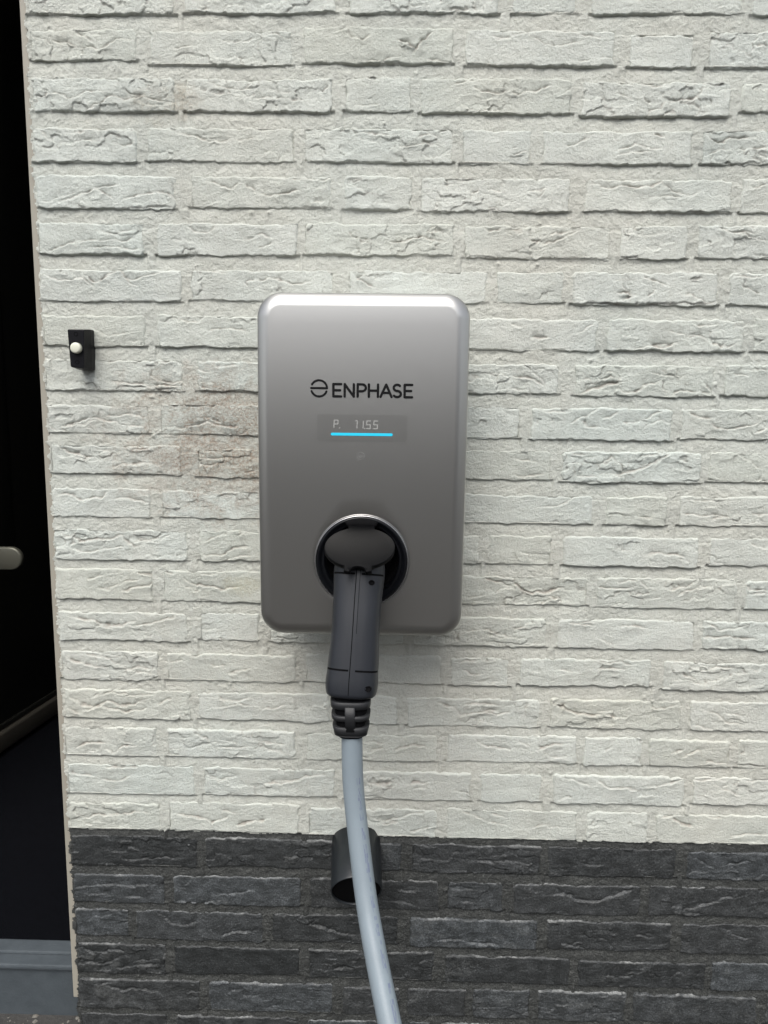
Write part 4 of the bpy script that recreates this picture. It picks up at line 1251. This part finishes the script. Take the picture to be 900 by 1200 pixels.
def screw(x, z, r=0.0033):
    q, lat, ot, t_ = on_front(x, z, 0.0002)
    up = -t_
    rr = []
    for rad, lift in ((r * 1.25, -0.0015), (r * 1.1, 0.0012), (r, 0.0013), (r * 0.9, 0.0008), (r * 0.2, 0.0008)):
        rr.append([q + lat * rad * math.cos(2 * math.pi * i / 20) + up * rad * 0.8 * math.sin(2 * math.pi * i / 20) + ot * lift for i in range(20)])
    put('screw_hole', loft('screw_hole', rr), GROOVE, hand, True)
screw(0.0165, 0.8020, 0.0032); screw(0.0205, 0.681, 0.0036)
# boot: a tapered core with ribs and a front spine, open slots between
def bring(z, a, b, n=3.2, k=48):
    u = (0.672 - z) / 0.052
    cx, cy = 0.4612 + 0.0012 * u, -0.215 - 0.005 * u
    return [Vector((cx + x, cy + y, z)) for x, y in superell(a, b, n, k)]
boot = put('strain_relief', loft('strain_relief', [bring(0.676, 0.0200, 0.017), bring(0.655, 0.0195, 0.0165), bring(0.628, 0.0165, 0.0150), bring(0.622, 0.0150, 0.014)]), GROOVE, pl, True)
def rib(z0, z1, a0, a1, bev=0.0012):
    g = 0.001
    put('rib', loft('rib', [bring(z0, a0 - g, a0 * 0.82 - g), bring(z0 - bev * .6, a0, a0 * 0.82), bring(z1 + bev * .6, a1, a1 * 0.82), bring(z1, a1 - g, a1 * 0.82 - g)]), BOOT, boot, True)
rib(0.6675, 0.6585, 0.0245, 0.0241); rib(0.6505, 0.6440, 0.0236, 0.0230); rib(0.6365, 0.6260, 0.0224, 0.0204); rib(0.6258, 0.6215, 0.0200, 0.0152)
for yy in (-1, 1):
    rr = [[Vector((0.4612 + 0.0012 * ((0.672 - z) / 0.052) + x, -0.215 - 0.005 * ((0.672 - z) / 0.052) + yy * (0.82 * a - 0.0012) + y, z)) for x, y in superell(0.0062, 0.0022, 4, 16)] for z, a in ((0.662, 0.0240), (0.648, 0.0230), (0.632, 0.0208))]
    put('spine', loft('spine', rr), BOOT, boot, True)
# cable
CP = [(0.4625, -0.2170, 0.640), (0.4632, -0.2205, 0.620), (0.4655, -0.2300, 0.565), (0.4725, -0.2450, 0.512), (0.4840, -0.2750, 0.449), (0.4975, -0.3100, 0.402), (0.5160, -0.3550, 0.351), (0.5420, -0.4150, 0.285), (0.575, -0.475, 0.190), (0.615, -0.53, 0.085), (0.70, -0.585, 0.012), (0.82, -0.61, 0.004), (1.0, -0.60, 0.004)]
cpath = catmull(CP, 14)
CR = 0.0128
put('cable', loft('cable', sweep_rings(cpath, lambda i, n: [(CR * math.cos(2 * math.pi * k / 32), CR * math.sin(2 * math.pi * k / 32)) for k in range(32)])), CABLE, pl, True)
# faint worn print along the cable
PRINT = plain('worn_violet_print', (0.135, 0.16, 0.225), 0.5)
V, F = [], []; rp = random.Random(12)
fr = sweep_rings(cpath, lambda i, n: [(CR * 1.004 * math.cos(a), CR * 1.004 * math.sin(a)) for a in (math.radians(a_) for a_ in range(44, 66, 3))])
NN = len(fr)
for i in range(26, 92):
    if rp.random() < 0.30: continue
    for j in range(7):
        if rp.random() < 0.52: continue
        a, b = 0.0, 0.97
        p = [fr[i][j].lerp(fr[i + 1][j], a), fr[i][j + 1].lerp(fr[i + 1][j + 1], a), fr[i][j + 1].lerp(fr[i + 1][j + 1], b), fr[i][j].lerp(fr[i + 1][j], b)]
        o_ = len(V); V += p; F.append((o_, o_ + 1, o_ + 2, o_ + 3))
put('print', pydata('print', V, F), PRINT, pl, False)

# ------------------------------------------------------------------ cable holster on the plinth
ho = tag(empty('cable_holster', (0.458, 0.0, 0.328)), 'black round open holster on the plinth behind the hanging cable', 'holster')
HOLS = plain('black_holster_plastic', (0.009, 0.0115, 0.014), 0.42, nscale=900, nd=0.0002)
c0, c1 = Vector((0.4575, -0.004, 0.3260)), Vector((0.4615, -0.064, 0.2985))
ax = (c1 - c0).normalized(); ux = Vector((1, 0, 0)); ux = (ux - ax * ux.dot(ax)).normalized(); uz = ux.cross(ax).normalized()
def hring(t, r, vertical=False):
    out = []
    for i in range(64):
        a = 2 * math.pi * i / 64
        out.append(c0.lerp(c1, t) + ux * r * math.cos(a) + uz * r * math.sin(a))
    return out
R0, R1 = 0.0390, 0.0385
put('shell', loft('shell', [hring(-0.25, R0), hring(0.96, R1), hring(0.99, R1 - 0.0006), hring(1.0, R1 - 0.0012), hring(0.99, R1 - 0.0018), hring(0.95, R1 - 0.0020), hring(0.80, R1 - 0.0022)], True, False), HOLS, ho, True)
put('mouth', loft('mouth', [hring(0.70, R1 - 0.0024), hring(0.95, R1 - 0.0022), hring(0.945, 0.001)]), GROOVE, ho, False)  # black cap paints the shade of the hollow inside the shell

# ------------------------------------------------------------------ bell push
be = tag(empty('doorbell', (0.062, 0.0, 1.066)), 'small black doorbell with round white button on the bricks beside the doorway', 'doorbell')
BK = plain('black_bell_plastic', (0.004, 0.004, 0.0055), 0.4, spec=0.2, nscale=600, nd=0.0003)
bx = bmesh.new()
fr_ = [(0.0500, 1.1185), (0.0735, 1.1185), (0.0715, 1.0640), (0.0520, 1.0665)]
bk_ = [(0.0535, 1.1205), (0.0755, 1.1205), (0.0740, 1.0640), (0.0540, 1.0640)]
def quadring(q, y, g):
    cx = sum(p[0] for p in q) / 4; cz = sum(p[1] for p in q) / 4
    out = []
    for i in range(4):
        p = q[i]; prv = q[i - 1]; nx = q[(i + 1) % 4]
        P_ = Vector((cx + (p[0] - cx) * g, cz + (p[1] - cz) * g)); A = Vector(prv) - Vector(p); Bv = Vector(nx) - Vector(p)
        for k_ in range(4):
            t_ = k_ / 3; r = 0.0016
            u_ = P_ + A.normalized() * r * (1 - t_) ** 2 + Bv.normalized() * r * t_ ** 2
            out.append(Vector((u_.x, y, u_.y)))
    return out
bx.free()
bb = put('body', loft('body', [quadring(bk_, 0.006, 1), quadring(bk_, -0.010, 1), quadring(fr_, -0.027, 1.0), quadring(fr_, -0.0285, 0.985), quadring(fr_, -0.029, 0.95)]), BK, be, False)
WB = plain('white_button_plastic', (0.62, 0.62, 0.52), 0.4)
def disc_part(name, cx, cz, prof, mat, parent, n=28):
    rr = [[Vector((cx + r * math.cos(2 * math.pi * i / n), y, cz + r * math.sin(2 * math.pi * i / n))) for i in range(n)] for r, y in prof]
    return put(name, loft(name, rr), mat, parent, True)
disc_part('push_button', 0.0628, 1.0925, [(0.0074, -0.0280), (0.0074, -0.0345), (0.0068, -0.0355), (0.0050, -0.0360), (0.0005, -0.0362)], WB, be)
for z_ in (1.1120, 1.0735):
    sp_ = disc_part('screw_recess', 0.0620, z_, [(0.0030, -0.0285), (0.0030, -0.0294), (0.0022, -0.0294), (0.0021, -0.0280), (0.0003, -0.0280)], GROOVE, be)
